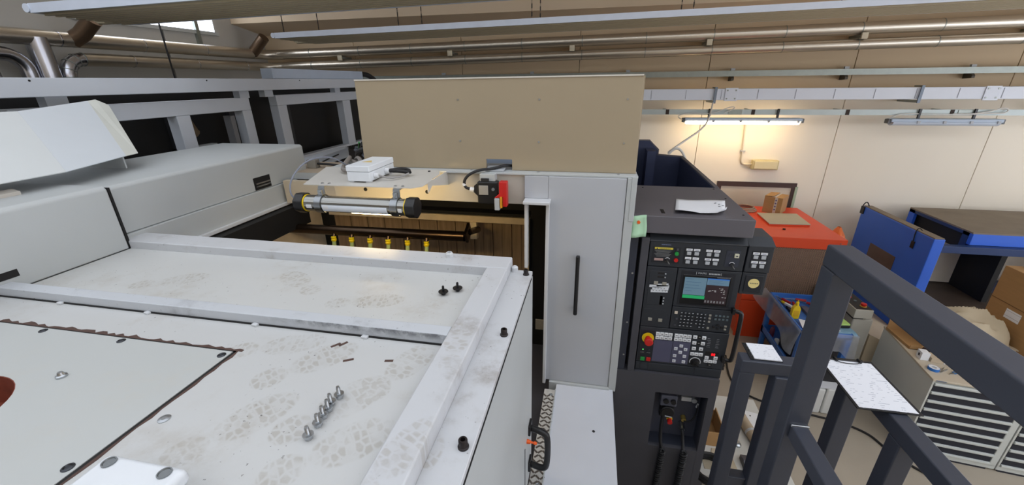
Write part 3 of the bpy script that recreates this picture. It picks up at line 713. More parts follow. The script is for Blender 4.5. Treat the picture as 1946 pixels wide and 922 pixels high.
MB().tube([(-1.27, 2.1, 3.235), (-1.33, 2.09, 3.23), (-1.37, 2.1, 3.235)], .011, 10, 1).build('cable', rubber, tb, smooth=True)

wl_ = thing('work_lamp', 'sealed tubular work lamp with black end caps hung in two steel clamps', 'lamp', (-1.18, 1.83, 3.07))
glassm = mat('lamp_shell', (150, 150, 146), .12, metal=.85, var=.04)
LY, LZ, LR = 1.83, 3.115, .043
MB().tube([(-1.47, LY, LZ), (-.885, LY, LZ)], LR, 28).build('tube', glassm, wl_, smooth=True)
def band(x0, x1, a0, a1, r, nm, m):
    n = 8; inn = []; out = []
    for i in range(n+1):
        a = a0+(a1-a0)*i/n
        out.append((LY+r*math.cos(a), LZ+r*math.sin(a))); inn.append((LY+(LR-.002)*math.cos(a), LZ+(LR-.002)*math.sin(a)))
    return MB().prism(out+inn[::-1], 'x', x0, x1).build(nm, m, wl_, smooth=True)
band(-1.35, -.99, PI*.96, PI*1.24, LR+.0015, 'reflector', mat('lamp_white', (228, 236, 246), .25))
band(-1.20, -.975, PI*1.34, PI*1.52, LR+.0012, 'lit_window', emit('lit_window', (255, 222, 160), WORK_STRENGTH))
band(-1.42, -.92, PI*1.55, PI*2.05, LR+.0012, 'lit_window', MATS['lit_window'])
for x0, x1 in ((-1.44, -1.41), (-1.345, -1.315), (-.93, -.91)):
    band(x0, x1, PI*.97, PI*1.12, LR+.0015, 'label_strip', keywhite)
for x0, x1 in ((-1.512, -1.462), (-.893, -.843)):
    cpp = MB(); n = 28; pts = []
    for i in range(n):
        a = 2*PI*i/n; r = .054 if i % 4 < 2 else .0505
        pts.append((LY+r*math.cos(a), LZ+r*math.sin(a)))
    cpp.prism(pts, 'x', x0, x1).build('end_cap', black, wl_, bev=.003)
MB().ring((-1.462, LY, LZ), (-1.455, LY, LZ), .0455, .042, 24).build('seal_ring', yellow, wl_, smooth=True)
MB().ring((-.9, LY, LZ), (-.893, LY, LZ), .0455, .042, 24).build('seal_ring', yellow, wl_, smooth=True)
for x in (-1.375, -.955):
    cl = MB().ring((x-.018, LY, LZ), (x+.018, LY, LZ), LR+.006, LR+.001, 28).build('clamp', mat('clamp_steel', (150, 154, 158), .3, metal=1.0), wl_, smooth=True)
    B(x-.018, x+.018, LY+.012, LY+.016, LZ+LR, 3.2).build('clamp_strap', steel, cl)
    B(x-.018, x+.018, LY+.014, LY+.06, 3.198, 3.204).build('clamp_tab', steel, cl)
    MB().tube([(x, LY-.012, LZ+LR+.018), (x, LY+.03, LZ+LR+.018)], .007, 8).build('clamp_screw', steel, cl, smooth=True)
    B(x-.012, x+.012, LY-.006, LY+.012, LZ+LR+.002, LZ+LR+.03).build('clamp_ear', steel, cl)
MB().tube([(-1.51, LY, LZ+.01), (-1.55, LY-.01, LZ+.04), (-1.56, LY+.03, LZ+.12), (-1.53, LY+.14, LZ+.2), (-1.47, LY+.27, LZ+.2), (-1.42, LY+.35, LZ+.13)], .0045, 8, 2).build('lamp_lead', mat('grey_lead', (120, 124, 136), .5), wl_, smooth=True)
# ================================================================== covers at the left
nc = thing('rail_cover', 'nearer long grey white box cover at the left edge of the deck', 'machine cover', (-2.65, .45, 2.94), group='long box covers')
MB().prism([(-2.25, 2.941), (-2.25, 3.245), (-2.265, 3.26), (-3.05, 3.26), (-3.05, 2.5), (-2.31, 2.5), (-2.31, 2.941)], 'y', -.6, 1.485).build('shell', whiteg, nc, bev=.008, seg=3)
B(-2.255, -2.2485, .2, 1.075, 2.99, 3.02).build('dark_notch', flat_black, nc)
fc = thing('rail_cover', 'farther long grey white box cover with a small rectangular window', 'machine cover', (-2.7, 2.2, 2.5), group='long box covers')
MB().prism([(-2.3, 3.0), (-2.3, 3.232), (-2.314, 3.246), (-3.05, 3.246), (-3.05, 3.0)], 'y', 1.497, 2.95).build('shell', whiteg, fc, bev=.007, seg=3)
B(-2.303, -2.2975, 2.387, 2.54, 3.006, 3.092).build('window', flat_black, fc)
for z in (3.03, 3.05): MB().tube([(-2.296, 2.4, z), (-2.296, 2.53, z)], .006, 8).build('rod', steel, fc, smooth=True)
B(-3.05, -2.285, 1.5, 2.94, 2.845, 2.999).build('lower_box', whiteg, fc, bev=.004)
B(-2.285, -2.262, 1.62, 2.85, 2.838, 2.862).build('lip', white, fc, bev=.004)
B(-2.304, -2.25, 1.4855, 1.496, 2.94, 3.25).build('black_gap', flat_black, fc)
B(-3.0, -2.32, 1.5, 2.94, 1.6, 2.845).build('pillar', flat_black, fc)

sh = thing('bent_sheet', 'white bent sheet metal cover leaning up on the nearer box cover', 'sheet metal', (-2.7, 1.6, 3.26))
sm_ = mat('sheet_white', (210, 216, 221), .38, var=.02)
MB().add([(-2.45, .62, 3.315), (-2.466, 1.49, 3.32), (-3.0, 1.716, 3.58), (-3.0, .9, 3.59)], [(0, 1, 2, 3)]).build('left_wing', mat('sheet_grey_white', (206, 210, 210), .4, var=.02), sh, solid=.004)
MB().add([(-2.466, 1.49, 3.32), (-2.59, 1.86, 3.331), (-3.2, 2.19, 3.612), (-3.0, 1.716, 3.58)], [(0, 1, 2, 3)]).build('right_wing', sm_, sh, solid=.004)
MB().add([(-2.59, 1.86, 3.331), (-3.2, 2.19, 3.612), (-3.22, 2.25, 3.618), (-3.175, 2.285, 3.582), (-2.631, 1.958, 3.33)], [(0, 1, 2, 3, 4)]).build('folded_edge', mat('sheet_cream_edge', (214, 216, 208), .45), sh, solid=.004)
MB().prism([(-2.62, 3.26), (-2.62, 3.335), (-2.95, 3.5), (-2.95, 3.26)], 'y', 1.86, 1.868).build('support_web', whiteg, sh)
MB().prism([(-2.6, 3.26), (-2.6, 3.33), (-2.95, 3.5), (-2.95, 3.26)], 'y', 1.0, 1.008).build('support_web', whiteg, sh)
MB().prism([(-2.46, 3.26), (-2.46, 3.275), (-2.5, 3.285), (-2.5, 3.26)], 'y', 1.16, 1.3).build('support_tab', mat('tab_cream', (196, 190, 180), .5), sh)

# ================================================================== machine frame further left
frm = mat('frame_paint', (192, 198, 206), .4, var=.03)
def window_frame(y0, y1, posts, z0, zr, z1, label):
    t = thing('window_guard', label, 'machine frame', (-3.42, (y0+y1)/2, 2.5), group='white guard frames')
    B(-3.5, -3.4, y0, y1, zr, z1).build('top_rail', frm, t, bev=.006)
    for a, b in posts: B(-3.5, -3.4, a, b, z0, zr).build('post', frm, t, bev=.004)
    B(-3.5, -3.4, y0, y1, z0-.09, z0).build('bottom_rail', frm, t, bev=.004)
    return t
window_frame(1.9, 3.725, ((1.9, 2.3), (2.92, 3.045), (3.61, 3.725)), 2.95, 3.46, 3.578, 'nearer white guard frame with two dark openings behind the box covers')
f2 = window_frame(4.1, 5.8, ((4.1, 4.24), (5.34, 5.52)), 2.9, 3.48, 3.588, 'farther white guard frame with one wide dark opening')
B(-3.52, -3.44, 3.49, 3.54, 2.95, 3.42).build('inner_post', mat('post_grey', (110, 110, 112), .5), f2)
bm_ = thing('machine_beam', 'long white box beam above the guard frames', 'beam', (-3.35, 2.8, 3.64))
B(-3.5, -3.3, -1.5, 6.4, 3.642, 3.752).build('beam', frm, bm_, bev=.006)
for y in (3.62, 3.95, 5.2, 2.1): B(-3.47, -3.4, y, y+.12, 3.575, 3.643).build('spacer', frm, bm_)
for y in (.8, 2.0, 3.2, 4.4): MB().cyl((-3.297, y, 3.735), (-3.302, y, 3.735), .006, n=8).build('rivet', flat_black, bm_)
B(-3.48, -3.34, 4.05, 5.85, 3.753, 3.855).build('top_channel', mat('pale_blue_paint', (176, 188, 204), .4), bm_, bev=.004)
MB().tube([(-3.4, 5.84, 3.82), (-3.38, 6.02, 3.82), (-3.36, 6.16, 3.77), (-3.34, 6.24, 3.7)], .035, 12, 2).build('black_hose', rubber, bm_, smooth=True)
dm = thing('machine_housing', 'machine interior behind the guard frames, its shade painted black', 'machine', (-4.1, 3, 0))
B(-4.8, -3.75, 1.0, 6.4, 0, 3.64).build('hull', flat_black, dm)  # solid black box, its colour stands in for the unlit interior
for y in (2.2, 3.1, 3.75, 4.6): B(-3.76, -3.7, y, y+.06, 2.4, 3.5).build('stanchion', mat('dark_grey_metal', (40, 40, 44), .6), dm)
B(-3.76, -3.68, 3.1, 3.5, 3.1, 3.16).build('pale_bracket', whiteg, dm)
B(-3.76, -3.55, 1.0, 6.4, 0, 2.45).build('bed', flat_black, dm)
MB().tube([(-3.62, 3.15, 3.46), (-3.6, 3.2, 3.3), (-3.6, 3.22, 3.28)], .05, 10).build('brown_duct', mat('dull_brown', (92, 76, 54), .7), dm, smooth=True)
B(-3.6, -3.4, 1.9, 5.8, 2.45, 2.87).build('lower_apron', flat_black, dm)

# cable tray, shelf and loose cables between covers and guard panel
ct = thing('cable_tray', 'pale cable channel with black scuffs behind the box cover end', 'cable tray', (-2.6, 3.7, 2.95))
MB().prism([(3.33, 3.02), (4.05, 3.045), (4.05, 2.955), (3.33, 2.93)], 'x', -2.66, -2.6).build('channel', mat('tray_blue_white', (186, 196, 206), .45), ct, bev=.003)
MB().prism([(3.33, 3.02), (4.05, 3.045), (4.05, 3.055), (3.33, 3.03)], 'x', -2.72, -2.595).build('lid', frm, ct)
MB().tube([(-2.596, 3.5, 2.975), (-2.594, 3.65, 2.995), (-2.594, 3.85, 3.012)], .006, 6, 1).build('scuff_strip', rubber, ct)
B(-2.72, -2.6, 3.3, 4.1, 1.6, 2.94).build('stand', flat_black, ct)
sf = thing('tan_shelf', 'dusty tan shelf plate between the box cover and the lamp plate', 'shelf', (-2.1, 3.0, 3.0))
B(-2.45, -1.5, 2.8, 3.25, 3.042, 3.05).build('plate', mat('dusty_tan', (176, 160, 140), .7, var=.06), sf)
B(-2.45, -1.5, 2.795, 2.805, 3.0, 3.05).build('lip', whiteg, sf)
B(-2.4, -1.55, 3.03, 3.25, 1.6, 3.042).build('support', flat_black, sf)
B(-2.25, -1.68, 2.6, 2.64, 2.86, 3.03).build('cream_cheek', mat('cream_sheet', (196, 182, 158), .5), sf)
cabs = [
 ('cable_loom', 'thick black cables with a green wire coming through beside the guard panel', [[(-1.95, 3.2, 3.09), (-1.85, 3.0, 3.12), (-1.7, 2.75, 3.2), (-1.6, 2.6, 3.26), (-1.45, 2.5, 3.3)], [(-1.98, 3.2, 3.11), (-1.86, 3.02, 3.15), (-1.68, 2.78, 3.24), (-1.55, 2.6, 3.31)], [(-1.9, 3.2, 3.1), (-1.78, 2.95, 3.11), (-1.6, 2.7, 3.18), (-1.45, 2.55, 3.24)]], .018, rubber),
 ('cable_loom', 'pale grey striped cables bunched left of the guard panel', [[(-2.55, 4.1, 3.02), (-2.3, 3.8, 3.05), (-2.0, 3.4, 3.12), (-1.75, 3.0, 3.24), (-1.6, 2.8, 3.36)], [(-2.55, 4.12, 3.04), (-2.28, 3.8, 3.09), (-1.98, 3.4, 3.17), (-1.74, 3.0, 3.3), (-1.58, 2.8, 3.42)], [(-2.5, 4.1, 3.0), (-2.2, 3.7, 3.02), (-1.95, 3.3, 3.08), (-1.7, 2.95, 3.18)]], .016, mat('grey_sheath', (140, 146, 158), .45)),
 ('cable_loom', 'grey twisted cables lying over the back of the lamp plate', [[(-1.36, 2.1, 3.235), (-1.42, 2.12, 3.23), (-1.46, 2.2, 3.24), (-1.5, 2.35, 3.27), (-1.62, 2.5, 3.22), (-1.8, 2.7, 3.08)], [(-1.4, 2.3, 3.24), (-1.48, 2.4, 3.26), (-1.58, 2.5, 3.2), (-1.7, 2.65, 3.1)], [(-1.36, 2.28, 3.225), (-1.45, 2.3, 3.24), (-1.6, 2.45, 3.24), (-1.75, 2.7, 3.07)]], .013, mat('brown_grey_sheath', (128, 122, 116), .5)),
]
for nm, lb, runs, r, m in cabs:
    t = thing(nm, lb, 'cables', runs[0][0])
    for q in runs: MB().tube(q, r, 9, 2).build('cable', m, t, smooth=True)
MB().tube([(-1.85, 3.0, 3.16), (-1.7, 2.78, 3.24), (-1.58, 2.6, 3.32)], .006, 8, 1).build('green_wire', green, bpy.data.objects['cable_loom'], smooth=True)
gp = thing('cable_plug', 'grey cable plug with a black lead beside the box cover end', 'plug', (-2.27, 3.0, 3.05))
B(-2.3, -2.22, 2.96, 3.02, 3.05, 3.12).build('body', mat('plug_grey', (134, 130, 122), .6), gp, bev=.005)
MB().tube([(-2.22, 2.99, 3.085), (-2.1, 3.0, 3.08), (-1.95, 3.02, 3.06), (-1.8, 2.98, 3.085)], .01, 8, 2).build('lead', rubber, gp, smooth=True)
# ================================================================== control cabinet, hood, console, pedestal
hoodm = mat('hood_grey', (92, 89, 94), .5, var=.05, scale=6)
cb = thing('control_cabinet', 'slate grey control cabinet with an open navy trough behind its hood', 'cabinet', (.58, 3.2, 0))
B(.252, .9, 2.31, 3.05, 2.875, 2.98).build('hood', hoodm, cb, bev=.005)
B(.868, .9, 3.05, 4.36, 2.3, 2.982).build('right_wall', hoodm, cb, bev=.003)
B(.864, .869, 3.05, 4.33, 2.3, 2.975).build('inner_lining', navy, cb)
MB().prism([(.25, 2.3), (.25, 3.14), (.56, 3.14), (.6, 3.10), (.655, 3.05), (.655, 3.0), (.89, 2.985), (.89, 2.3)], 'y', 4.33, 4.36).build('back_wall', hoodm, cb)
MB().prism([(.25, 2.3), (.25, 3.13), (.555, 3.13), (.595, 3.09), (.645, 3.04), (.645, 2.99), (.866, 2.975), (.866, 2.3)], 'y', 4.32, 4.331).build('back_lining', navy, cb)
B(.52, .6, 4.12, 4.32, 2.3, 3.06).build('inner_column', navy, cb)
B(.25, .52, 3.6, 4.32, 2.64, 2.66).build('inner_shelf', hoodm, cb)
B(.25, .28, 3.05, 4.36, 2.3, 3.1).build('left_wall', navy, cb)
B(.25, .9, 2.6, 4.36, 0, 2.3).build('body', slate, cb)
B(.25, .9, 2.6, 3.05, 2.3, 2.875).build('upper_body', consoled, cb)
for x, y in ((.86, 2.4), (.86, 2.75), (.85, 3.0), (.37, 2.98)): MB().cyl((x, y, 2.98), (x, y, 2.983), .006, n=8).build('hood_screw', flat_black, cb)
B(.415, .435, 2.37, 2.45, 2.9801, 2.9812).build('seam', flat_black, cb)
MB().tube([(.75, 4.34, 3.0), (.8, 4.34, 3.06), (.87, 4.35, 3.05), (.95, 4.37, 2.9), (1.0, 4.38, 2.6)], .012, 8, 2).build('trough_cable', cabw, cb, smooth=True)

# paper on the hood, green card on the jamb
pp = thing('paper_sheet', 'crumpled white paper lying on the grey hood', 'paper', (.65, 2.52, 2.9805))
rows = []
for j in range(9):
    for i in range(13):
        u, v = i/12, j/8
        x = .485+.27*u+v*(.062+.02*u); y = 2.362+.318*v
        curl = .022*max(0, 1-v*6)*(.4+abs(u-.5)*1.2)+.03*max(0, (u-.86)/.14)*max(0, 1-v*3)
        z = 2.9825+curl+.003*math.sin(6*u+3*v)+.003
        rows.append((x, y, z))
MB().grid(rows, 13).build('sheet', paper, pp, solid=.0008, smooth=True)
for (x, y) in ((.76, 2.6), (.775, 2.575), (.765, 2.53), (.79, 2.55)): MB().obox((x, y, 2.9905), (.012, .006, .001), (0, 0, rnd.random())).build('smudge', ink, pp)
gc = thing('green_card', 'pale green card pinned with an orange dot left of the hood', 'card', (.29, 2.29, 2.86))
MB().grid([(.243+.085*i/6+.004*math.sin(j*.8), 2.297-.02*(1-j/6)**2-.006*math.sin(i), 2.853+.125*j/6+.01*i/6) for j in range(7) for i in range(7)], 7).build('card', mat('card_green', (168, 206, 172), .6, var=.03), gc, solid=.001, smooth=True)
MB().cyl((.283, 2.284, 2.945), (.283, 2.296, 2.945), .009, n=14).build('pin', og, gc)

# column and pedestal
pd = thing('console_pedestal', 'slate grey pedestal under the console with a recessed cable bay', 'pedestal', (.58, 2.45, 0))
MB().prism([(.245, 0), (.245, 1.868), (.9, 1.868), (.9, 0), (.853, 0), (.853, 1.728), (.518, 1.728), (.518, 0)], 'y', 2.33, 2.36).build('front_sheet', slate, pd)
B(.518, .853, 2.331, 2.36, 0, 1.25).build('front_apron', slate, pd)
B(.5, .87, 2.46, 2.5, 1.2, 1.76).build('bay_back', mat('bay_paint', (72, 75, 88), .5), pd)
for a in ((.5, .518, 2.36, 2.46, 1.24, 1.74), (.853, .87, 2.36, 2.46, 1.24, 1.74), (.518, .853, 2.36, 2.46, 1.728, 1.745), (.518, .853, 2.36, 2.46, 1.235, 1.25)): B(*a).build('bay_wall', slate2, pd)
B(.25, .9, 2.5, 2.6, 0, 1.868).build('rear_body', slate, pd)
B(.888, .9, 2.36, 2.5, 0, 1.866).build('side_sheet', slate, pd)
B(.245, .9, 2.33, 2.6, 1.868, 1.88).build('top_sheet', slate, pd)
B(.25, .3, 2.34, 2.6, 1.88, 2.872).build('column', slate2, pd, bev=.003)
B(.318, .362, 2.33, 2.6, 1.88, 2.84).build('column', slate, pd, bev=.003)
B(.3, .318, 2.4, 2.6, 1.88, 2.84).build('column_gap', flat_black, pd)
for z in (2.0, 2.25, 2.6): MB().cyl((.285, 2.336, z), (.285, 2.341, z), .006, n=10).build('column_screw', steel, pd)

# console
FY = 2.35
con = thing('operator_console', 'dark operator console with screen, keypad and red emergency stop', 'control panel', (.63, 2.45, 1.88))
def face(nm, x0, x1, z0, z1, y=FY, m=consolem, d=.03, par=None, bev=.003):
    return B(x0, x1, y, y+d, z0, z1).build(nm, m, par or con, bev=bev)
B(.372, .9, FY+.018, 2.6, 1.88, 2.81).build('body', consoled, con, bev=.004)
MB().prism([(2.345, 2.815), (2.345, 2.822), (2.42, 2.868), (2.6, 2.868), (2.6, 2.81)], 'x', .366, .9).build('sloped_top', mat('console_top_grey', (62, 66, 72), .45), con)
up = face('upper_panel', .37, .898, 2.653, 2.812)
lp = face('left_panel', .37, .543, 2.226, 2.648)
sp = face('screen_panel', .548, .9, 2.39, 2.648)
kp = face('keypad_panel', .548, .9, 2.23, 2.386)
op_ = face('operation_panel', .37, .905, 1.952, 2.222)
bpn = face('bottom_panel', .37, .905, 1.882, 1.948)
def plate(par, x0, x1, z0, z1, m=consoled, y=FY-.002, nm='inset'):
    return B(x0, x1, y, FY+.001, z0, z1).build(nm, m, par, bev=.001)
def key(par, x, z, w_, h, m=keywhite, d=.006, nm='button'):
    return B(x-w_/2, x+w_/2, FY-.002-d, FY, z-h/2, z+h/2).build(nm, m, par, bev=.0012)
# upper panel
plate(up, .388, .546, 2.678, 2.78)
plate(up, .566, .655, 2.68, 2.787); plate(up, .688, .765, 2.68, 2.787); plate(up, .795, .87, 2.678, 2.782, slate2)
key(up, .45, 2.771, .103, .012, mat('label_yellow', (222, 204, 70), .5), .001, 'warning_label')
MB().prism([(.408, 2.767), (.417, 2.767), (.4125, 2.7755)], 'y', FY-.0036, FY-.0028).build('warning_symbol', ink, up)
for k in range(11): key(up, .427+.006*k, 2.771, .0042, .006, ink, .0014, 'label_print')
for k in range(6): key(up, .447, 2.757-k*.0075, .095-.012*(k % 3), .0028, mat('text_grey', (126, 126, 124), .6), .0012, 'text_line')
key(up, .428, 2.699, .052, .016, mat('plate_pink', (176, 146, 140), .5), .002, 'rating_plate')
for x, z, m in ((.524, 2.744, green), (.525, 2.702, red)):
    MB().cyl((x, FY-.012, z), (x, FY, z), .0115, n=20).build('push_button', m, up, smooth=True)
key(up, .527, 2.769, .014, .014, slate, .003, 'indicator')
def keyswitch(par, x, z):
    MB().cyl((x, FY-.012, z), (x, FY, z), .011, n=16).build('key_switch', mat('dark_metal', (70, 70, 72), .35, metal=.8), par, smooth=True)
    MB().obox((x+.004, FY-.022, z-.006), (.004, .02, .02), (0, -.6, 0)).build('key_blade', steel, par)
    a = MB()
    pts = [(x+.0165*math.cos(PI*.15+PI*.7*i/8), z+.0165*math.sin(PI*.15+PI*.7*i/8)) for i in range(9)]+[(x+.0135*math.cos(PI*.85-PI*.7*i/8), z+.0135*math.sin(PI*.85-PI*.7*i/8)) for i in range(9)]
    a.prism(pts, 'y', FY-.0028, FY-.001).build('dial_arc', keywhite, par)
keyswitch(up, .477, 2.698); keyswitch(up, .834, 2.694)
for x in (.592, .634, .701, .743):
    for zl, zb in ((2.772, 2.75), (2.718, 2.6955)):
        key(up, x, zl, .035, .0145, keywhite, .0015, 'name_label'); key(up, x, zl, .02, .004, mat('text_grey2', (140, 144, 168), .6), .002, 'label_print')
        key(up, x, zb, .024, .0195, keygrey, .006)
B(.838, .862, FY-.012, FY, 2.741, 2.765).build('button', mat('ivory_key', (206, 204, 180), .5), up, bev=.002)
MB().obox((.85, FY-.0125, 2.752), (.01, .001, .008)).build('key_symbol', ink, up)
MB().cyl((.814, FY-.005, 2.756), (.814, FY, 2.756), .004, n=10).build('indicator', slate, up)
for k in range(9): key(up, .437+.006*k, 2.7945, .0042, .006, mat('text_blue_grey', (120, 130, 160), .6), .0005, 'maker_text')
# side box right of the console
sb = thing('switch_box', 'small dark switch box with four keys and a cream label right of the console', 'switch box', (.975, 2.45, 2.5))
ub = B(.907, 1.04, FY, 2.58, 2.653, 2.815).build('upper_box', consolem, sb, bev=.004)
MB().prism([(2.345, 2.815), (2.345, 2.82), (2.42, 2.85), (2.58, 2.85), (2.58, 2.81)], 'x', .904, 1.042).build('sloped_top', MATS['console_top_grey'], sb)
lb_ = B(.905, 1.038, FY+.006, 2.58, 2.505, 2.648).build('lower_box', consolem, sb, bev=.006)
B(.925, 1.02, FY+.001, FY+.008, 2.523, 2.632).build('inset', consoled, lb_, bev=.003)
MB().cyl((.973, FY-.001, 2.583), (.973, FY+.003, 2.583), .03, n=28).build('round_label', mat('cream_label', (224, 206, 138), .5), lb_)
for k in range(5): B(.953+.009*k, .9585+.009*k, FY-.0018, FY-.0008, 2.581, 2.586).build('label_print', ink, lb_)
B(.93, 1.015, FY-.002, FY+.001, 2.68, 2.787).build('inset', consoled, ub)
for x in (.951, .992):
    for zl, zb in ((2.773, 2.751), (2.719, 2.6955)):
        B(x-.0175, x+.0175, FY-.0035, FY, zl-.007, zl+.007).build('name_label', keywhite, ub)
        B(x-.01, x+.01, FY-.004, FY, zl-.002, zl+.002).build('label_print', MATS['text_grey2'], ub)
        B(x-.012, x+.012, FY-.008, FY, zb-.01, zb+.01).build('button', keygrey, ub, bev=.0012)
# left panel
plate(lp, .388, .523, 2.388, 2.622, consolem); plate(lp, .382, .52, 2.252, 2.356, consolem)
for z in (2.607, 2.583):
    key(lp, .455, z, .04, .011, flat_black, .001, 'slot_label'); MB().cyl((.479, FY-.006, z), (.479, FY, z), .0045, n=10).build('indicator', keygrey, lp)
for x, z in ((.43, 2.543), (.479, 2.541), (.423, 2.283), (.485, 2.282)): key(lp, x, z, .024, .02, mat('warm_key', (150, 146, 134), .5), .006)
tape = mat('masking_tape', (214, 218, 222), .6, var=.06, scale=40)
for x, z, l_, a in ((.452, 2.52, .115, -.03), (.46, 2.504, .095, .03), (.456, 2.487, .1, -.05), (.47, 2.53, .07, -.12)):
    MB().obox((x, FY-.003, z), (l_, .0015, .018), (0, a, 0)).build('tape_strip', tape, lp)
for k in range(9): MB().obox((.42+.009*k, FY-.0042, 2.504+(.003 if k % 2 else -.014)), (.005, .0006, .004)).build('tape_writing', ink, lp)
plate(lp, .465, .482, 2.39, 2.456, flat_black)
for z in (2.44, 2.42, 2.4): key(lp, .488, z, .008, .009, keygrey, .002, 'indicator')
# screen
plate(sp, .57, .87, 2.405, 2.636, consoled)
bz = B(.582, .852, FY-.006, FY, 2.415, 2.612).build('bezel', mat('bezel_black', (18, 19, 22), .3), sp, bev=.003)
def scr(x0, x1, z0, z1, m, y=FY-.0075, nm='screen_area'): return B(x0, x1, y, FY-.0055, z0, z1).build(nm, m, sp)
scr(.592, .716, 2.481, 2.598, emit('screen_blue_grey', (92, 120, 136), .32), nm='program_window')
scr(.592, .7185, 2.457, 2.478, emit('screen_green', (32, 150, 90), .4), nm='status_bar')
scr(.719, .84, 2.556, 2.592, emit('screen_blue_grey2', (90, 120, 140), .32), nm='position_window')
scr(.719, .84, 2.5925, 2.5985, emit('screen_blue', (40, 100, 180), .35), nm='title_bar')
scr(.7195, .84, 2.43, 2.5545, emit('screen_dark', (40, 28, 32), .4), nm='load_window')
for r_ in range(5): scr(.6+.0, .6+.04+.05*rnd.random(), 2.586-.02*r_, 2.589-.02*r_, emit('screen_text', (70, 96, 120), .4), FY-.0079, 'screen_text')
for r_ in range(4): scr(.728, .728+.03+.07*rnd.random(), 2.584-.0075*r_, 2.586-.0075*r_, MATS['screen_text'], FY-.0079, 'screen_text')
for k in range(14):
    x = .73+.1*rnd.random(); z = 2.47+.07*rnd.random()
    scr(x, x+.004+.008*rnd.random(), z, z+.004, emit('screen_white_text', (150, 150, 150), .5), FY-.0079, 'screen_text')
for k in range(7):
    scr(.722+.017*k, .731+.017*k, 2.436, 2.451, emit('screen_soft_key', (104, 104, 106), .4), FY-.0079, 'soft_key')
textmesh('MAPPS', .016, 'model_text', keygrey, sp, (.685, FY-.0025, 2.6255))
for k in range(8): B(.722+.008*k, .7275+.008*k, FY-.003, FY-.0015, 2.621, 2.63).build('model_text', keygrey, sp)
for x in (.652, .789): B(x-.001, x+.001, FY-.003, FY-.0015, 2.617, 2.634).build('bracket_mark', keygrey, sp)
for k in range(11): B(.77+.0068*k, .7745+.0068*k, FY-.0068, FY-.005, 2.604, 2.609).build('model_text', mat('text_dim', (120, 122, 126), .6), sp)
# keypad
keyd = mat('key_dark', (38, 41, 46), .4)
legend = mat('key_legend', (196, 200, 204), .5)
for j in range(5):
    z = 2.348-.0232*j
    for k, x in enumerate([.608, .6297, .6513, .673, .7, .7225, .745]):
        if j == 4 and k == 4: continue
        kk = key(kp, x, z, .017, .016, keyd, .004, 'keypad_key'); B(x-.006, x+.002, FY-.0068, FY-.0055, z+.001, z+.0045).build('legend', legend, kk)
for j, z in enumerate((2.347, 2.325, 2.301, 2.255)): key(kp, .772, z, .013, .012, MATS['warm_key'], .004, 'keypad_key')
key(kp, .573, 2.347, .018, .018, mat('beige_key', (208, 196, 178), .5), .005, 'keypad_key'); key(kp, .581, 2.302, .013, .012, slate, .004, 'keypad_key'); key(kp, .576, 2.256, .013, .008, slate, .004, 'keypad_key')
for j in range(2):
    for k in range(4): key(kp, .806+.022*k, 2.347-.0245*j, .013, .011, mat('teal_key', (92, 106, 110), .5), .003, 'keypad_key')
for x, z in ((.804, 2.267), (.828, 2.281), (.827, 2.256), (.851, 2.267)): key(kp, x, z, .015, .014, flat_black, .004, 'keypad_key')
for z in (2.278, 2.256): key(kp, .871, z, .014, .011, MATS['warm_key'], .004, 'keypad_key')
# operation panel
plate(op_, .38, .466, 1.96, 2.2, consoled)
bl = mat('blue_grey_overlay', (80, 80, 102), .5)
plate(op_, .467, .582, 1.965, 2.133, bl); plate(op_, .584, .691, 1.965, 2.135, bl)
es = MB().cyl((.426, FY-.006, 2.142), (.426, FY, 2.142), .0375, n=28).build('stop_collar', yellow, op_, smooth=True)
sb2 = MB().lathe([(.016, 0), (.016, .022), (.026, .028), (.027, .05), (.023, .056), (.008, .057)], (0, 0, 0), 24)
sb2.v = [(.426+a, FY-.006-c, 2.142+b) for a, b, c in sb2.v]; sb2.build('emergency_stop', red, op_, smooth=True)
for x0 in (.484, .598):
    for j in range(2):
        for k in range(4):
            kk = key(op_, x0+.0257*k, 2.181-.0285*j, .0235, .0225, keywhite, .005); B(x0+.0257*k-.006, x0+.0257*k+.006, FY-.0078, FY-.0065, 2.178-.0285*j, 2.184-.0285*j).build('legend', MATS['text_grey'], kk)
for x, z in ((.636, 2.105), (.606, 2.081), (.665, 2.081), (.636, 2.056), (.605, 2.026), (.665, 2.028), (.606, 1.985), (.665, 1.985)):
    kk = key(op_, x, z, .021, .02, mat('pale_key', (206, 208, 214), .5), .005); B(x-.005, x+.001, FY-.0078, FY-.0065, z-.001, z+.004).build('legend', MATS['text_grey'], kk)
for x, z, m in ((.709, 2.182, keywhite), (.735, 2.185, flat_black), (.762, 2.181, keywhite), (.71, 2.138, keywhite), (.736, 2.139, flat_black), (.761, 2.138, keywhite), (.713, 2.096, keywhite), (.756, 2.096, keywhite),
                (.709, 2.054, keywhite), (.735, 2.054, keywhite), (.761, 2.054, keywhite), (.799, 2.036, keywhite), (.852, 2.038, keywhite), (.798, 2.009, keywhite), (.8245, 2.009, keywhite), (.851, 2.01, keywhite), (.825, 1.983, flat_black)):
    kk = key(op_, x, z, .0235, .0215 if z > 2.02 else .019, m, .005); B(x-.006, x+.005, FY-.0078, FY-.0065, z-.003, z+.003).build('legend', MATS['text_grey'], kk)
for x, m in ((.408, green), (.446, red)): key(op_, x, 1.977, .026, .026, m, .007, 'cycle_button')
key(op_, .405, 2.05, .006, .006, emit('green_lamp', (90, 230, 110), 1.5), .003, 'indicator'); key(op_, .443, 2.049, .005, .008, slate, .003, 'indicator')
for x in (.403, .442):
    for k in range(3): key(op_, x-.008+.008*k, 2.026, .005, .007, MATS['text_grey'], .0005, 'label_print')
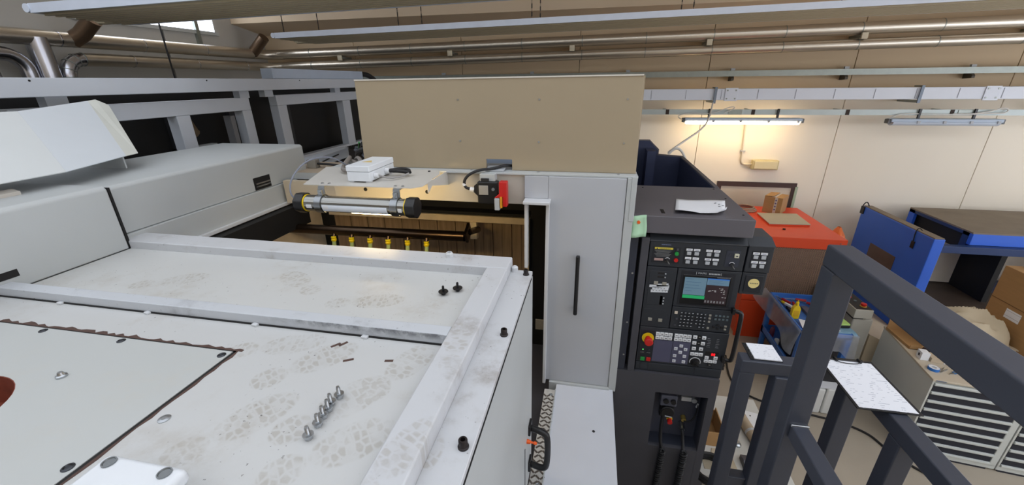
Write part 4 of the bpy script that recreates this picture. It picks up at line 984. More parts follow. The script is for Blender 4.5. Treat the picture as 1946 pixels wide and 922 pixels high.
dl = MB().lathe([(.03, 0), (.03, .004), (.02, .006), (.018, .022), (.012, .024)], (0, 0, 0), 26); dl.v = [(.735+a, FY-.001-c, 1.993+b) for a, b, c in dl.v]
dlo = dl.build('rotary_dial', black, op_, smooth=True)
MB().obox((.738, FY-.026, 1.99), (.006, .012, .034), (0, -.9, 0)).build('dial_grip', black, dlo)
MB().prism([(.735+.034*math.cos(a), 1.993+.034*math.sin(a)) for a in [-.3+3.75*i/16 for i in range(17)]]+[(.735+.0305*math.cos(a), 1.993+.0305*math.sin(a)) for a in [-.3+3.75*i/16 for i in range(16, -1, -1)]], 'y', FY-.0035, FY).build('dial_scale', keywhite, op_)
plate(op_, .786, .866, 2.05, 2.082, flat_black)
for k in range(2):
    x = .824+.0125*k
    for dz in (-.007, 0, .007): B(x, x+.008, FY-.0045, FY-.002, 2.063+dz-.001, 2.063+dz+.0012).build('digit_bar', emit('red_digits', (255, 30, 40), .9), op_)
    for dx in (0, .008): B(x+dx-.001, x+dx+.001, FY-.0045, FY-.002, 2.056, 2.07).build('digit_bar', MATS['red_digits'], op_)
for r_ in range(6):
    for k in range(2):
        x = .782+.05*k+.006*rnd.random(); key(op_, x+.01, 2.178-.0125*r_, .012+.012*rnd.random(), .0028, MATS['text_dim'], .0006, 'label_print')
plate(bpn, .4, .445, 1.892, 1.94, consolem); plate(bpn, .452, .735, 1.888, 1.94, consolem); plate(bpn, .742, .895, 1.888, 1.94, consolem)
hnd = MB().tube([(.89, 2.345, 2.395), (.93, 2.33, 2.395), (.938, 2.32, 2.38), (.938, 2.32, 2.06), (.93, 2.33, 2.04), (.89, 2.345, 2.04)], .013, 12, 2).build('grab_handle', black, con, smooth=True)
for z in (2.395, 2.04): B(.884, .902, 2.325, 2.36, z-.02, z+.02).build('handle_foot', black, hnd, bev=.003)
for z in (2.0, 1.975, 1.95): B(.905, .92, 2.36, 2.39, z-.008, z+.008).build('hinge_lug', rubber, con)

# handwheel pendant, plugs and coiled leads in the bay
hw = thing('handwheel_pendant', 'black handwheel pendant with a small red stop hanging in the bay', 'pendant', (.62, 2.375, 1.45))
B(.565, .675, 2.355, 2.41, 1.595, 1.685).build('head', mat('pendant_grey', (86, 88, 100), .45), hw, bev=.008)
for x in (.599, .648):
    MB().cyl((x, 2.34, 1.645), (x, 2.357, 1.645), .018, n=18).build('knob', black, hw, smooth=True)
B(.6, .645, 2.385, 2.46, 1.685, 1.72).build('hook', MATS['dark_metal'], hw)
B(.572, .665, 2.365, 2.41, 1.49, 1.6).build('grip', black, hw, bev=.01)
dw = MB().lathe([(.046, 0), (.046, .018), (.04, .022), (.04, .028), (.01, .03)], (0, 0, 0), 28); dw.v = [(.62+a, 2.365-c, 1.553+b) for a, b, c in dw.v]
dwo = dw.build('handwheel', black, hw, smooth=True)
MB().obox((.625, 2.332, 1.528), (.045, .002, .008), (0, .12, 0)).build('maker_label', keygrey, dwo)
MB().cyl((.646, 2.37, 1.475), (.646, 2.375, 1.475), .02, n=18).build('stop_collar', yellow, hw)
MB().cyl((.647, 2.345, 1.46), (.647, 2.373, 1.466), .017, .016, 18).build('stop_button', red, hw, smooth=True)
def coil(pts, r, turns, R_, n=9):
    out = []
    a, b = Vector(pts[0]), Vector(pts[1]); d = (b-a).normalized(); u = d.orthogonal().normalized(); v = d.cross(u); N_ = turns*10
    for i in range(N_+1):
        t = i/N_; th = 2*PI*turns*t; out.append(a+(b-a)*t+(u*math.cos(th)+v*math.sin(th))*R_)
    return out
MB().tube([(.6, 2.375, 1.5), (.597, 2.365, 1.4), (.6, 2.345, 1.3), (.615, 2.325, 1.24)], .012, 9, 2).build('lead', rubber, hw, smooth=True)
MB().tube(coil(((.618, 2.305, 1.245), (.6, 2.3, .55)), .008, 34, .017), .0075, 6).build('coiled_lead', rubber, hw, smooth=True)
sp2 = thing('coiled_cable', 'second black coiled cable plugged into the pedestal bay, right of the pendant', 'cable', (.75, 2.3, .5))
MB().cyl((.755, 2.455, 1.37), (.752, 2.40, 1.36), .02, .017, 16).build('plug_shell', steel, sp2, smooth=True)
MB().tube([(.752, 2.4, 1.36), (.754, 2.385, 1.345), (.758, 2.36, 1.29), (.76, 2.325, 1.25)], .011, 9, 2).build('lead', rubber, sp2, smooth=True)
MB().tube(coil(((.762, 2.303, 1.255), (.75, 2.3, .55)), .008, 34, .019), .0075, 6).build('coiled_lead', rubber, sp2, smooth=True)
cn = thing('bay_connectors', 'pale serial connector and brass socket with a thin lead in the bay', 'connector', (.75, 2.45, 1.48))
B(.722, .79, 2.44, 2.46, 1.585, 1.62).build('connector_shell', keywhite, cn, bev=.003)
MB().cyl((.806, 2.43, 1.602), (.806, 2.46, 1.602), .018, n=14).build('round_socket', keygrey, cn, smooth=True)
MB().cyl((.758, 2.425, 1.425), (.758, 2.46, 1.43), .017, n=16).build('brass_socket', mat('brass', (196, 172, 96), .3, metal=.7), cn, smooth=True)
MB().tube([(.758, 2.425, 1.42), (.79, 2.42, 1.415), (.828, 2.43, 1.46), (.836, 2.44, 1.53), (.832, 2.44, 1.57)], .005, 8, 2).build('thin_lead', rubber, cn, smooth=True)
MB().obox((.832, 2.44, 1.56), (.01, .008, .035), (0, .2, 0)).build('white_tag', keywhite, cn)
# ================================================================== guard rails
railm = mat('rail_paint', (62, 66, 77), .38, var=.04, scale=8, bump=.02, bscale=200)
gr = thing('guard_rail', 'tall dark blue grey guard rail of square tube at the right', 'railing', (.88, 1.49, 0))
B(.84, .92, 1.45, 1.53, 0, 3.07).build('post', railm, gr, bev=.006)
B(.84, .92, -.9, 1.53, 3.07, 3.15).build('top_rail', railm, gr, bev=.007)
B(.858, .92, -.9, 1.452, 2.325, 2.392).build('mid_rail', railm, gr, bev=.006)
B(.855, .923, 1.44, 1.452, 2.385, 2.398).build('weld_bead', steel, gr, bev=.004)
B(.84, .92, -.98, -.9, 0, 3.15).build('post', railm, gr, bev=.006)
lr = thing('stair_frame', 'lower dark square tube frame that carries the clipboard', 'railing', (1.0, 1.8, 0))
B(.765, 1.325, 1.775, 1.85, 2.375, 2.445).build('cross_bar', railm, lr, bev=.006)
B(.765, .835, 1.776, 1.849, 0, 2.376).build('leg', railm, lr, bev=.006)
B(.92, .985, 1.76, 1.835, 0, 2.376).build('leg', railm, lr, bev=.006)
B(1.235, 1.31, 1.776, 1.849, 0, 2.376).build('leg', railm, lr, bev=.006)
B(.83, .925, 1.78, 1.84, 1.55, 1.68).build('lower_plate', railm, lr, bev=.004)
B(1.235, 1.305, .2, 1.776, 2.37, 2.44).build('side_rail', railm, lr, bev=.006)
B(1.235, 1.305, 1.43, 1.5, 0, 2.371).build('leg', railm, lr, bev=.006)
B(1.235, 1.305, .2, .27, 0, 2.371).build('leg', railm, lr, bev=.006)
cbd = thing('clipboard', 'black clipboard with a printed white form resting on the stair frame', 'clipboard', (1.235, 1.7, 2.4455))
B(1.118, 1.352, 1.525, 1.862, 2.4455, 2.451).build('board', rubber, cbd, bev=.002)
form = printed('form_print', pitch=.0125, dens=.56, sx=42, ink=(160, 165, 180))
fo = B(1.128, 1.338, 1.532, 1.846, 2.4512, 2.4522).build('form', form, cbd)
for k in range(3): B(1.132+.004*k, 1.152, 1.533-.001*k, 1.846, 2.4511, 2.4513).build('under_sheet', paper, cbd)
B(1.15, 1.165, 1.835, 1.84, 2.4523, 2.4526).build('form_mark', ink, fo)
MB().obox((1.137, 1.836, 2.4525), (.008, .008, .0004)).build('form_mark', ink, fo)
cl_ = B(1.17, 1.31, 1.846, 1.862, 2.451, 2.457).build('clip_bar', MATS['dark_metal'], cbd, bev=.002)
for x in (1.19, 1.29): MB().cyl((x, 1.835, 2.458), (x, 1.86, 2.458), .006, n=10).build('clip_lug', black, cl_)
MB().tube([(1.19, 1.84, 2.456), (1.21, 1.825, 2.456), (1.27, 1.825, 2.456), (1.29, 1.84, 2.456)], .002, 6, 1).build('clip_wire', MATS['dark_metal'], cl_)
nb = thing('note_folder', 'small black folder with printed pages lying on the stair frame bar', 'folder', (.87, 1.86, 2.4455))
B(.805, .945, 1.79, 1.925, 2.4455, 2.45).build('cover', rubber, nb, bev=.001)
B(.822, .943, 1.792, 1.918, 2.4502, 2.4545).build('pages', printed('note_print', pitch=.012, dens=.58, sx=60, ink=(170, 172, 184)), nb)
for k in range(5): MB().ring((.817, 1.81+.025*k, 2.452), (.817, 1.813+.025*k, 2.452), .005, .0035, 10).build('ring_binder', steel, nb)

# ================================================================== orange cooling unit
orange = mat('orange_paint', (222, 74, 34), .42, var=.05, scale=3)
oc = thing('cooling_unit', 'orange red cooling cabinet with a brown honeycomb pad front', 'cooling unit', (2.88, 6.6, 0))
B(2.30, 3.46, 5.86, 7.4, 1.5, 1.652).build('top_tray', orange, oc, bev=.006)
B(2.34, 3.43, 5.9, 7.36, 0, 1.5).build('body', orange, oc)
B(2.31, 3.45, 5.875, 5.9, 0, .62).build('lower_panel', orange, oc, bev=.004)
B(2.31, 2.55, 5.875, 5.9, .63, .72).build('grille_frame', orange, oc, bev=.004)
B(2.5, 3.4, 5.88, 5.9, .7, 1.5).build('pad_backing', mat('pad_brown', (84, 66, 58), .9), oc)  # dark brown sheet behind the open pad
honey = mat('honeycomb_card', (184, 154, 134), .85, var=.12, scale=12)
hc = MB()
NR, NC = 44, 66
for r_ in range(NR):
    z = .70+r_*.8/NR; pts_a = []; pts_b = []
    for i in range(NC+1):
        x = 2.48+.94*i/NC; wv = .0075*(1 if i % 2 else -1)*(1 if (i//2) % 2 or True else 1)
        pts_a.append((x, 5.868, z+wv)); pts_b.append((x, 5.882, z+wv+.002))
    n0 = len(hc.v); hc.v += pts_a+pts_b+[(x, y, zz+.006) for x, y, zz in pts_a]
    for i in range(NC):
        hc.f.append((n0+i, n0+i+1, n0+NC+2+i, n0+NC+1+i)); hc.f.append((n0+i, n0+i+1, n0+2*(NC+1)+i+1, n0+2*(NC+1)+i)); hc.f.append((n0+2*(NC+1)+i, n0+2*(NC+1)+i+1, n0+NC+2+i, n0+NC+1+i))
ho = hc.build('honeycomb_pad', honey, oc); ho['kind'] = 'stuff'
for x in (2.5, 3.38):
    for z in (1.55, 1.6): MB().cyl((x, 5.855, z), (x, 5.862, z), .008, n=8).build('rivet', steel, oc)
cx = thing('carton', 'small taped cardboard carton standing on the orange cooling unit', 'box', (3.0, 7.14, 1.652), -.62)
B(-.13, .13, -.16, .16, 0, .27).build('body', cardb, cx, local=True, bev=.004)
tp_ = mat('parcel_tape', (206, 196, 184), .4, var=.05)
B(-.03, .03, -.162, .162, .2705, .2725).build('tape', tp_, cx, local=True)
B(.02, .06, -.1625, -.16, .0, .27).build('tape', tp_, cx, local=True)
B(-.1325, -.13, -.02, .035, .0, .27).build('tape', tp_, cx, local=True)
MB().add([(-.13, -.16, .272), (0, -.16, .285), (0, .16, .285), (-.13, .16, .272)], [(0, 1, 2, 3)]).build('flap', cardb, cx, local=True, solid=.004)
for k in range(4): B(.028, .052, -.1635, -.1625, .06+.05*k, .085+.05*k).build('tape_print', mat('print_violet', (110, 100, 140), .6), cx, local=True)
bd = thing('filter_panel', 'flat grey filter board in an orange frame lying on the cooling unit', 'board', (2.95, 6.62, 1.653))
MB().prism([(2.66, 6.36), (3.22, 6.40), (3.25, 6.93), (2.67, 6.9)], 'z', 1.653, 1.67).build('frame', orange, bd)
MB().prism([(2.655, 6.355), (3.225, 6.395), (3.255, 6.935), (2.665, 6.905)], 'z', 1.675, 1.685).build('board', mat('board_grey', (176, 170, 152), .6, var=.04), bd)
B(2.72, 3.18, 6.45, 6.85, 1.669, 1.676).build('spacer', rubber, bd)
hcbl = thing('cable_coil', 'coil of grey cable on the back corner of the cooling unit', 'cable', (2.55, 7.2, 1.653))
for k in range(3): MB().tube([(2.56+(.17-.02*k)*math.cos(a), 7.15+(.17-.02*k)*math.sin(a), 1.668+.02*k) for a in [2*PI*i/24 for i in range(24)]], .011, 7).build('loop', mat('coil_grey', (150, 138, 122), .5), hcbl, smooth=True)
tag(MB().lathe([(.004, 0), (.02, .004), (.02, .014), (.006, .016)], (2.8, 6.2, 1.6525), 10).build('loose_nut', flat_black), 'tiny dark nut lying on the orange tray in front of the filter board', 'nut')
ob = thing('orange_bag', 'crumpled orange plastic bag hanging at the right side of the cooling unit', 'bag', (3.55, 6.2, 1.3))
gv = []
for j in range(9):
    for i in range(17):
        a = 2*PI*i/16; r = .10*math.sin(PI*(j+.6)/9.2)*(1+.14*math.sin(5*a+j)); gv.append((3.555+r*.75*math.cos(a), 6.3+r*1.6*math.sin(a), 1.28+.42*j/8))
MB().grid(gv, 17).build('bag', mat('orange_film', (236, 128, 70), .35, var=.08), ob, smooth=True)

# ================================================================== blue tool trolley
bluep = mat('trolley_blue', (58, 112, 190), .45, var=.04)
tr_ = thing('tool_trolley', 'blue plastic tool trolley with two trays in front of the cooling unit', 'trolley', (2.8, 5.08, 0))
def tray(z0, z1, nm):
    t = B(2.53, 3.07, 4.6, 5.56, z0, z0+.02).build(nm, bluep, tr_)
    for a in ((2.53, 2.55, 4.6, 5.56), (3.05, 3.07, 4.6, 5.56), (2.53, 3.07, 4.6, 4.62), (2.53, 3.07, 5.54, 5.56)): B(*a, z0, z1).build('tray_wall', bluep, t, bev=.005)
tray(.88, .95, 'upper_tray'); tray(.33, .43, 'lower_tray')
for x in (2.53, 3.01):
    for y in (4.6, 5.5): B(x, x+.06, y, y+.06, .1, .89).build('leg', bluep, tr_, bev=.008)
for x in (2.56, 3.04):
    for y in (4.63, 5.53):
        MB().cyl((x-.015, y, .05), (x+.015, y, .05), .05, n=16).build('castor', keygrey, tr_, smooth=True)
film = clear('plastic_film', (214, 220, 230), .42)
fl = thing('plastic_sheet', 'translucent plastic sheet draped over the left side and front of the trolley', 'plastic sheet', (2.5, 5.0, .6))
pts = []
for j in range(9):
    for i in range(26):
        u = i/25; v = j/8; y = 5.68-1.1*u
        drop = .2+.04*math.sin(9*u)+.13*u
        x = 2.515-.05*v-.02*math.sin(14*u+2*v)*v-.07*max(0, (1-u*5))*v
        pts.append((x, y, .957-drop*v+.05*max(0, 1-u*6)*v))
MB().grid(pts, 26).build('side_drape', film, fl, smooth=True)
pts = []
for j in range(7):
    for i in range(18):
        u = i/17; v = j/6
        pts.append((2.52+.6*u+.02*math.sin(8*u)*v, 4.585-.04*v-.02*math.sin(11*u+v)*v, .956-(.2+.22*max(0, (u-.72)/.28))*v))
MB().grid(pts, 18).build('front_drape', film, fl, smooth=True)
yb = thing('oil_bottle', 'yellow plastic oil bottle standing in the trolley tray', 'bottle', (2.6, 4.97, .901))
MB().prism([(-.035, 0), (.035, 0), (.045, .02), (.045, .14), (.03, .17), (.014, .185), (.014, .2), (-.014, .2), (-.014, .185), (-.03, .17), (-.045, .14), (-.045, .02)], 'y', -.028, .028).build('body', yellow, yb, local=True, bev=.01)
MB().lathe([(.018, .198), (.018, .225), (.008, .23), (.006, .25)], (0, 0, 0), 14).build('cap', yellow, yb, local=True, smooth=True)
B(-.03, .03, -.0295, -.028, .04, .12).build('label', mat('amber_label', (214, 168, 30), .5), yb, local=True)
redh = mat('handle_red', (170, 30, 40), .4)
TL = [('screwdriver', 'red handled screwdriver in the tray, leftmost', 2.66, 5.36, .5, redh), ('screwdriver', 'red handled screwdriver lying across the tray middle', 2.72, 5.27, -.2, redh),
      ('screwdriver', 'red handled screwdriver nearest the trolley back wall', 2.86, 5.42, 1.4, redh), ('screwdriver', 'yellow handled screwdriver in the tray', 2.62, 5.28, .3, yellow),
      ('screwdriver', 'dark red screwdriver at the right of the tray', 2.95, 5.32, .9, redh)]
for nm, lb, x, y, a, m in TL:
    t = thing(nm, lb, 'screwdriver', (x, y, .93), a, group='screwdrivers in the trolley')
    MB().tube([(0, -.06, 0), (0, -.05, 0), (0, .05, 0), (0, .06, 0)], .017, 8).build('handle', m, t, local=True, smooth=True)
    MB().tube([(0, .06, 0), (0, .18, -.012)], .004, 6).build('blade', steel, t, local=True)
for k, (x, y, a) in enumerate(((2.6, 5.44, .15), (2.64, 5.46, .2), (2.57, 5.36, .05))):
    t = thing('spanner', ('steel spanner beside the red screwdrivers', 'steel spanner touching the trolley back wall', 'steel spanner lying along the left tray wall')[k], 'spanner', (x, y, .902), a, group='spanners in the trolley')
    MB().box(-.009, .009, -.08, .08, 0, .006).build('shaft', steel, t, local=True)
    for s_ in (-1, 1): MB().prism([(-.012, s_*.08), (.012, s_*.08), (.018, s_*.1), (.008, s_*.115), (.004, s_*.1), (-.004, s_*.1), (-.008, s_*.115), (-.018, s_*.1)], 'z', 0, .007).build('jaw', steel, t, local=True)
tag(B(2.6, 2.72, 5.1, 5.22, .9005, .94).build('tool_case', black, bev=.008), 'small black case behind the yellow bottle', 'case')
tag(MB().obox((2.62, 5.2, .955), (.03, .1, .03), (0, 0, .5)).build('white_tube', keywhite, bev=.006), 'short white tube in the tray behind the bottle', 'tube')
tag(B(2.88, 3.02, 5.0, 5.22, .9005, .97).build('blue_box', mat('box_navy', (34, 44, 92), .5), bev=.006), 'dark blue box at the right end of the trolley tray', 'box')
tag(B(2.78, 2.86, 4.98, 5.24, .9005, .94).build('socket_rack', mat('rack_grey', (88, 92, 112), .5, var=.2, scale=30), bev=.005), 'grey socket rack right of the yellow bottle', 'rack')
tag(MB().prism([(2.56, 4.66), (2.72, 4.64), (2.74, 4.82), (2.6, 4.86)], 'z', .952, .957).build('notebook', paper, bev=.001), 'white notebook with a blue edge on the trolley front corner', 'notebook')
tag(MB().prism([(2.8, 4.63), (2.96, 4.66), (2.92, 4.83), (2.83, 4.84)], 'z', .952, .956).build('paper_sheet', paper), 'white paper beside the green remote on the trolley', 'paper')
cloth = thing('blue_cloth', 'light blue cloth under the green remote on the trolley corner', 'cloth', (3.03, 4.8, .95))
MB().grid([(2.86+.25*i/10+.03*(1-j/8), 4.6+.34*j/8, .953+.004*math.sin(i*1.3+j)-(.02 if j == 0 else 0)-(.03 if i == 10 else 0)) for j in range(9) for i in range(11)], 11).build('cloth', mat('cloth_blue', (124, 162, 186), .8, var=.06), cloth, smooth=True, solid=.003)
rm = thing('crane_remote', 'lime green crane remote with two black knobs on the trolley', 'remote control', (3.02, 4.82, .96), .12)
MB().prism([(-.055, -.1), (.055, -.1), (.058, .06), (.045, .1), (-.045, .1), (-.058, .06)], 'z', 0, .035).build('lower_shell', black, rm, local=True, bev=.006)
MB().prism([(-.052, -.098), (.052, -.098), (.055, .058), (.042, .096), (-.042, .096), (-.055, .058)], 'z', .0355, .055).build('upper_shell', mat('lime_shell', (176, 214, 120), .4), rm, local=True, bev=.006)
for x in (-.026, .026): MB().lathe([(.016, .055), (.012, .065), (.014, .075), (.019, .085), (.014, .098)], (x, .06, 0), 14).build('joystick', black, rm, local=True, smooth=True)
tag(MB().prism([(4.75, .352), (5.2, .352), (5.2, .55), (5.1, .58), (4.85, .5), (4.75, .42)], 'x', 2.62, 2.9).build('black_bag', rubber, bev=.01), 'black tool bag on the lower tray of the trolley', 'bag')
tag(MB().lathe([(.03, 0), (.03, .12), (.02, .135), (.018, .15)], (2.6, 5.38, .352), 14).build('spray_can', mat('can_red_blue', (120, 60, 84), .4), smooth=True), 'small red and blue spray can on the lower tray', 'can')
tag(MB().lathe([(.028, 0), (.033, .07), (.03, .072), (.026, .01)], (2.6, 5.2, .352), 14).build('white_cup', keywhite, smooth=True), 'white cup on the lower tray of the trolley', 'cup')
for k, (a, b, z1) in enumerate(((2.62, 2.70, .33), (2.71, 2.82, .35), (2.83, 3.06, .36))):
    t = thing('plastic_canister', ('narrow translucent canister, leftmost of three beside the trolley', 'middle translucent canister of three beside the trolley', 'widest translucent canister of three, rightmost beside the trolley')[k], 'canister', ((a+b)/2, 4.42, 0), group='canisters on the floor')
    B(a, b, 4.34, 4.56, 0, z1).build('body', mat('canister_plastic', (214, 216, 214), .4, var=.04), t, bev=.02, seg=3)
    B((a+b)/2-.02, (a+b)/2+.02, 4.5, 4.54, z1, z1+.03).build('cap', keywhite, t, bev=.004)
tag(MB().prism([(2.66, 4.36), (2.98, 4.34), (2.98, 4.49), (2.68, 4.49)], 'z', .361, .366).build('paper_sheet', paper), 'white paper lying on top of the canisters', 'paper')
# ================================================================== grey control stand and blue machine
greym = mat('stand_grey', (176, 174, 164), .55, var=.08, scale=3)
gs = thing('control_stand', 'pale grey machine stand with a small push button box on top', 'machine stand', (3.3, 5.3, 0))
B(3.2, 3.42, 4.9, 5.83, 0, 1.0).build('body', greym, gs, bev=.02)
MB().prism([(3.5, 0), (3.5, .74), (4.39, .33), (4.39, 0)], 'y', 5.0, 7.3).build('sloped_cover', mat('stand_beige', (190, 176, 150), .6, var=.1, scale=3), gs)
bxx = B(3.17, 3.36, 4.86, 5.3, 1.03, 1.145).build('button_box', greym, gs, bev=.006)
B(3.19, 3.3, 4.9, 5.25, 1.0, 1.031).build('box_foot', rubber, gs)
B(3.183, 3.35, 4.875, 5.285, 1.1455, 1.149).build('button_plate', rubber, bxx)
MB().cyl((3.26, 5.17, 1.149), (3.26, 5.17, 1.158), .016, n=12).build('push_button', red, bxx)
MB().cyl((3.27, 5.08, 1.149), (3.27, 5.08, 1.157), .016, n=12).build('push_button', MATS['teal_key'], bxx)
MB().cyl((3.29, 4.95, 1.149), (3.29, 4.95, 1.156), .034, n=18).build('stop_collar', mat('collar_brass', (190, 150, 60), .5), bxx)
MB().lathe([(.02, 0), (.03, .014), (.03, .03), (.012, .036)], (3.29, 4.95, 1.156), 18).build('stop_button', red, bxx, smooth=True)
B(3.13, 3.2, 5.05, 5.2, .78, .9).build('terminal_cover', mat('box_navy2', (30, 40, 84), .5), gs, bev=.004)

bm1 = mat('machine_blue', (50, 106, 220), .4, var=.06, scale=2.5)
bmd = mat('machine_dark_blue', (24, 52, 100), .45, var=.08, scale=3)
dusty = mat('dusty_brown', (132, 120, 104), .8, var=.15, scale=4)
bdp = thing('blue_door', 'big cobalt blue machine door panel with a grimy window', 'machine door', (4.46, 6.6, .3))
B(4.4, 4.53, 5.83, 7.37, .3, 1.74).build('panel', bm1, bdp, bev=.01)
B(4.41, 4.52, 5.84, 7.36, 1.741, 1.752).build('dusty_top', dusty, bdp)
B(4.392, 4.4, 6.34, 6.92, 1.02, 1.27).build('window_pane', mat('grimy_glass', (92, 80, 76), .25, var=.2, scale=3), bdp, bev=.01)
B(4.388, 4.4, 6.1, 6.16, 1.5, 1.6).build('black_tag', black, bdp, bev=.004)
MB().tube([(4.46, 6.14, 1.752), (4.42, 6.15, 1.79), (4.39, 6.15, 1.74), (4.39, 6.13, 1.6)], .006, 7, 2).build('hook_wire', flat_black, bdp, smooth=True)
MB().tube([(4.45, 7.3, 1.752), (4.43, 7.34, 1.82), (4.4, 7.36, 1.78), (4.39, 7.36, 1.7)], .008, 7, 2).build('hook_wire', flat_black, bdp, smooth=True)
B(4.385, 4.402, 7.3, 7.38, 1.62, 1.74).build('corner_catch', black, bdp)
B(4.4, 4.53, 5.9, 7.3, 0, .3).build('plinth', rubber, bdp)
bmc = thing('blue_machine', 'dark blue machine hood with a dusty brown top at the right edge', 'machine', (5.8, 6.7, 0))
B(5.05, 7.6, 6.15, 7.34, 1.735, 1.755).build('dusty_top', dusty, bmc)
B(5.05, 7.6, 6.14, 6.2, 1.58, 1.735).build('front_beam', bm1, bmc, bev=.006)
B(4.53, 7.6, 6.05, 6.14, 1.48, 1.58).build('lower_beam', bmd, bmc, bev=.006)
B(5.05, 5.09, 6.2, 6.3, 1.45, 1.735).build('hood_frame', bmd, bmc); B(5.05, 5.09, 7.22, 7.34, 1.45, 1.735).build('hood_frame', bm1, bmc); B(5.05, 5.09, 6.2, 7.34, 1.69, 1.735).build('hood_frame', bmd, bmc)
B(5.12, 7.6, 6.2, 7.34, 1.45, 1.73).build('hood_inside', flat_black, bmc)  # black block, the shade of the hollow hood put into its colour
B(4.55, 5.72, 7.0, 7.03, .64, 1.46).build('cream_back', mat('cream_back', (206, 198, 180), .6, var=.06), bmc)
B(5.7, 5.77, 6.4, 7.3, .3, 1.46).build('black_column', flat_black, bmc)
B(5.78, 7.3, 7.2, 7.3, 0, .6).build('navy_panel', mat('navy_panel', (40, 46, 70), .5), bmc)
B(4.53, 6.1, 5.95, 7.3, .56, .62).build('oily_table', mat('oily_table', (74, 62, 52), .5, var=.25, scale=5), bmc)
B(4.6, 4.9, 6.3, 6.8, .621, .65).build('table_plate', flat_black, bmc)
B(4.6, 6.0, 6.0, 7.25, 0, .56).build('pedestal', rubber, bmc)
B(7.4, 7.6, 6.15, 7.34, 0, 1.58).build('post', bm1, bmc)

# ================================================================== tool cabinets
cabg = mat('cabinet_grey', (206, 208, 202), .5, var=.04, scale=3)
drw = mat('drawer_navy', (27, 30, 43), .6, var=.05)
for ci, (ox, lb) in enumerate(((0, 'grey tool cabinet with nine dark drawers and aluminium grips'), (.765, 'second grey tool cabinet cut off at the right edge'))):
    a = math.radians(-7.2)
    t = thing('tool_cabinet', lb, 'cabinet', (3.40+ox*math.cos(a), 3.905+ox*math.sin(a), 0), a, group='tool cabinets')
    B(0, .755, .02, .97, .05, .93).build('body', cabg, t, local=True, bev=.006)
    B(-.005, .76, -.002, .975, .93, .952).build('worktop', mat('worktop_beige', (196, 184, 164), .5, var=.05), t, local=True, bev=.005)
    B(.03, .72, .06, .93, 0, .05).build('plinth', rubber, t, local=True)
    B(.7, .755, 0, .03, .05, .93).build('corner_post', alu, t, local=True, bev=.006)
    B(0, .755, 0, .03, .02, .07).build('bottom_rail', alu, t, local=True, bev=.004)
    B(.0, .015, 0, .03, .05, .93).build('corner_post', cabg, t, local=True)
    for k in range(9):
        z = .905-.102*k
        d_ = B(.02, .695, .002, .03, z-.098, z-.012).build('drawer', drw, t, local=True, bev=.002)
        MB().prism([(.0, z-.02), (-.012, z-.016), (-.016, z-.004), (-.012, z+.008), (.0, z+.012), (.02, z+.01), (.02, z-.02)], 'x', .02, .695).build('grip', alu, d_, local=True, smooth=True)
    if ci == 0:
        MB().box(.02, .1, -.0035, -.001, .935, .948).build('name_strip', mat('strip_blue_grey', (110, 116, 130), .4), t, local=True)
ZT = .9525
ocb = thing('open_carton', 'open cardboard carton with a raised flap on the tool cabinet', 'box', (3.6, 4.58, ZT))
B(3.50, 3.70, 4.41, 4.80, ZT, ZT+.006).build('bottom', cardb, ocb)
for q in ((3.495, 3.501, 4.41, 4.80, .03), (3.70, 3.706, 4.41, 4.84, .26), (3.50, 3.70, 4.794, 4.80, .2), (3.50, 3.70, 4.41, 4.416, .05)): B(*q[:4], ZT, ZT+q[4]).build('side', cardb, ocb)
MB().add([(3.703, 4.33, ZT+.26), (3.703, 4.84, ZT+.26), (3.78, 4.84, ZT+.36), (3.78, 4.33, ZT+.36)], [(0, 1, 2, 3)]).build('flap', cardb, ocb, solid=.005)
wbx = thing('small_box', 'small white box with a dark print on the tool cabinet', 'box', (3.52, 4.26, ZT), -.12)
B(-.035, .035, -.04, .04, 0, .085).build('carton', paper, wbx, local=True, bev=.002)
B(-.0365, -.035, -.012, .012, .03, .06).build('print', ink, wbx, local=True)
tag(MB().prism([(3.56, 4.2), (3.66, 4.18), (3.67, 4.3), (3.57, 4.32)], 'z', ZT, ZT+.05).build('small_box', mat('pale_card', (196, 180, 156), .7), bev=.003), 'pale tan little box beside the small white box', 'box')
br = thing('hand_brush', 'dark brown hand brush lying on the tool cabinet', 'brush', (3.66, 4.25, ZT))
MB().prism([(3.58, 4.36), (3.62, 4.39), (3.66, 4.31), (3.69, 4.24), (3.72, 4.15), (3.70, 4.13), (3.665, 4.2), (3.64, 4.28)], 'z', ZT+.052, ZT+.07).build('handle', mat('brush_brown', (62, 44, 40), .6), br, bev=.004)
MB().prism([(3.575, 4.37), (3.605, 4.395), (3.635, 4.34), (3.61, 4.325)], 'z', ZT+.0, ZT+.052).build('bristles', mat('bristle_brown', (84, 62, 52), .9, var=.2, scale=90), br)
bt = thing('tape_roll', 'blue rimmed white tape roll on the front of the cabinet top', 'tape', (3.50, 4.07, ZT))
MB().ring((3.50, 4.07, ZT), (3.50, 4.07, ZT+.028), .045, .03, 26).build('roll', mat('tape_blue', (40, 110, 190), .4), bt, smooth=True)
MB().ring((3.50, 4.07, ZT+.001), (3.50, 4.07, ZT+.029), .0415, .02, 26).build('core', keywhite, bt, smooth=True)
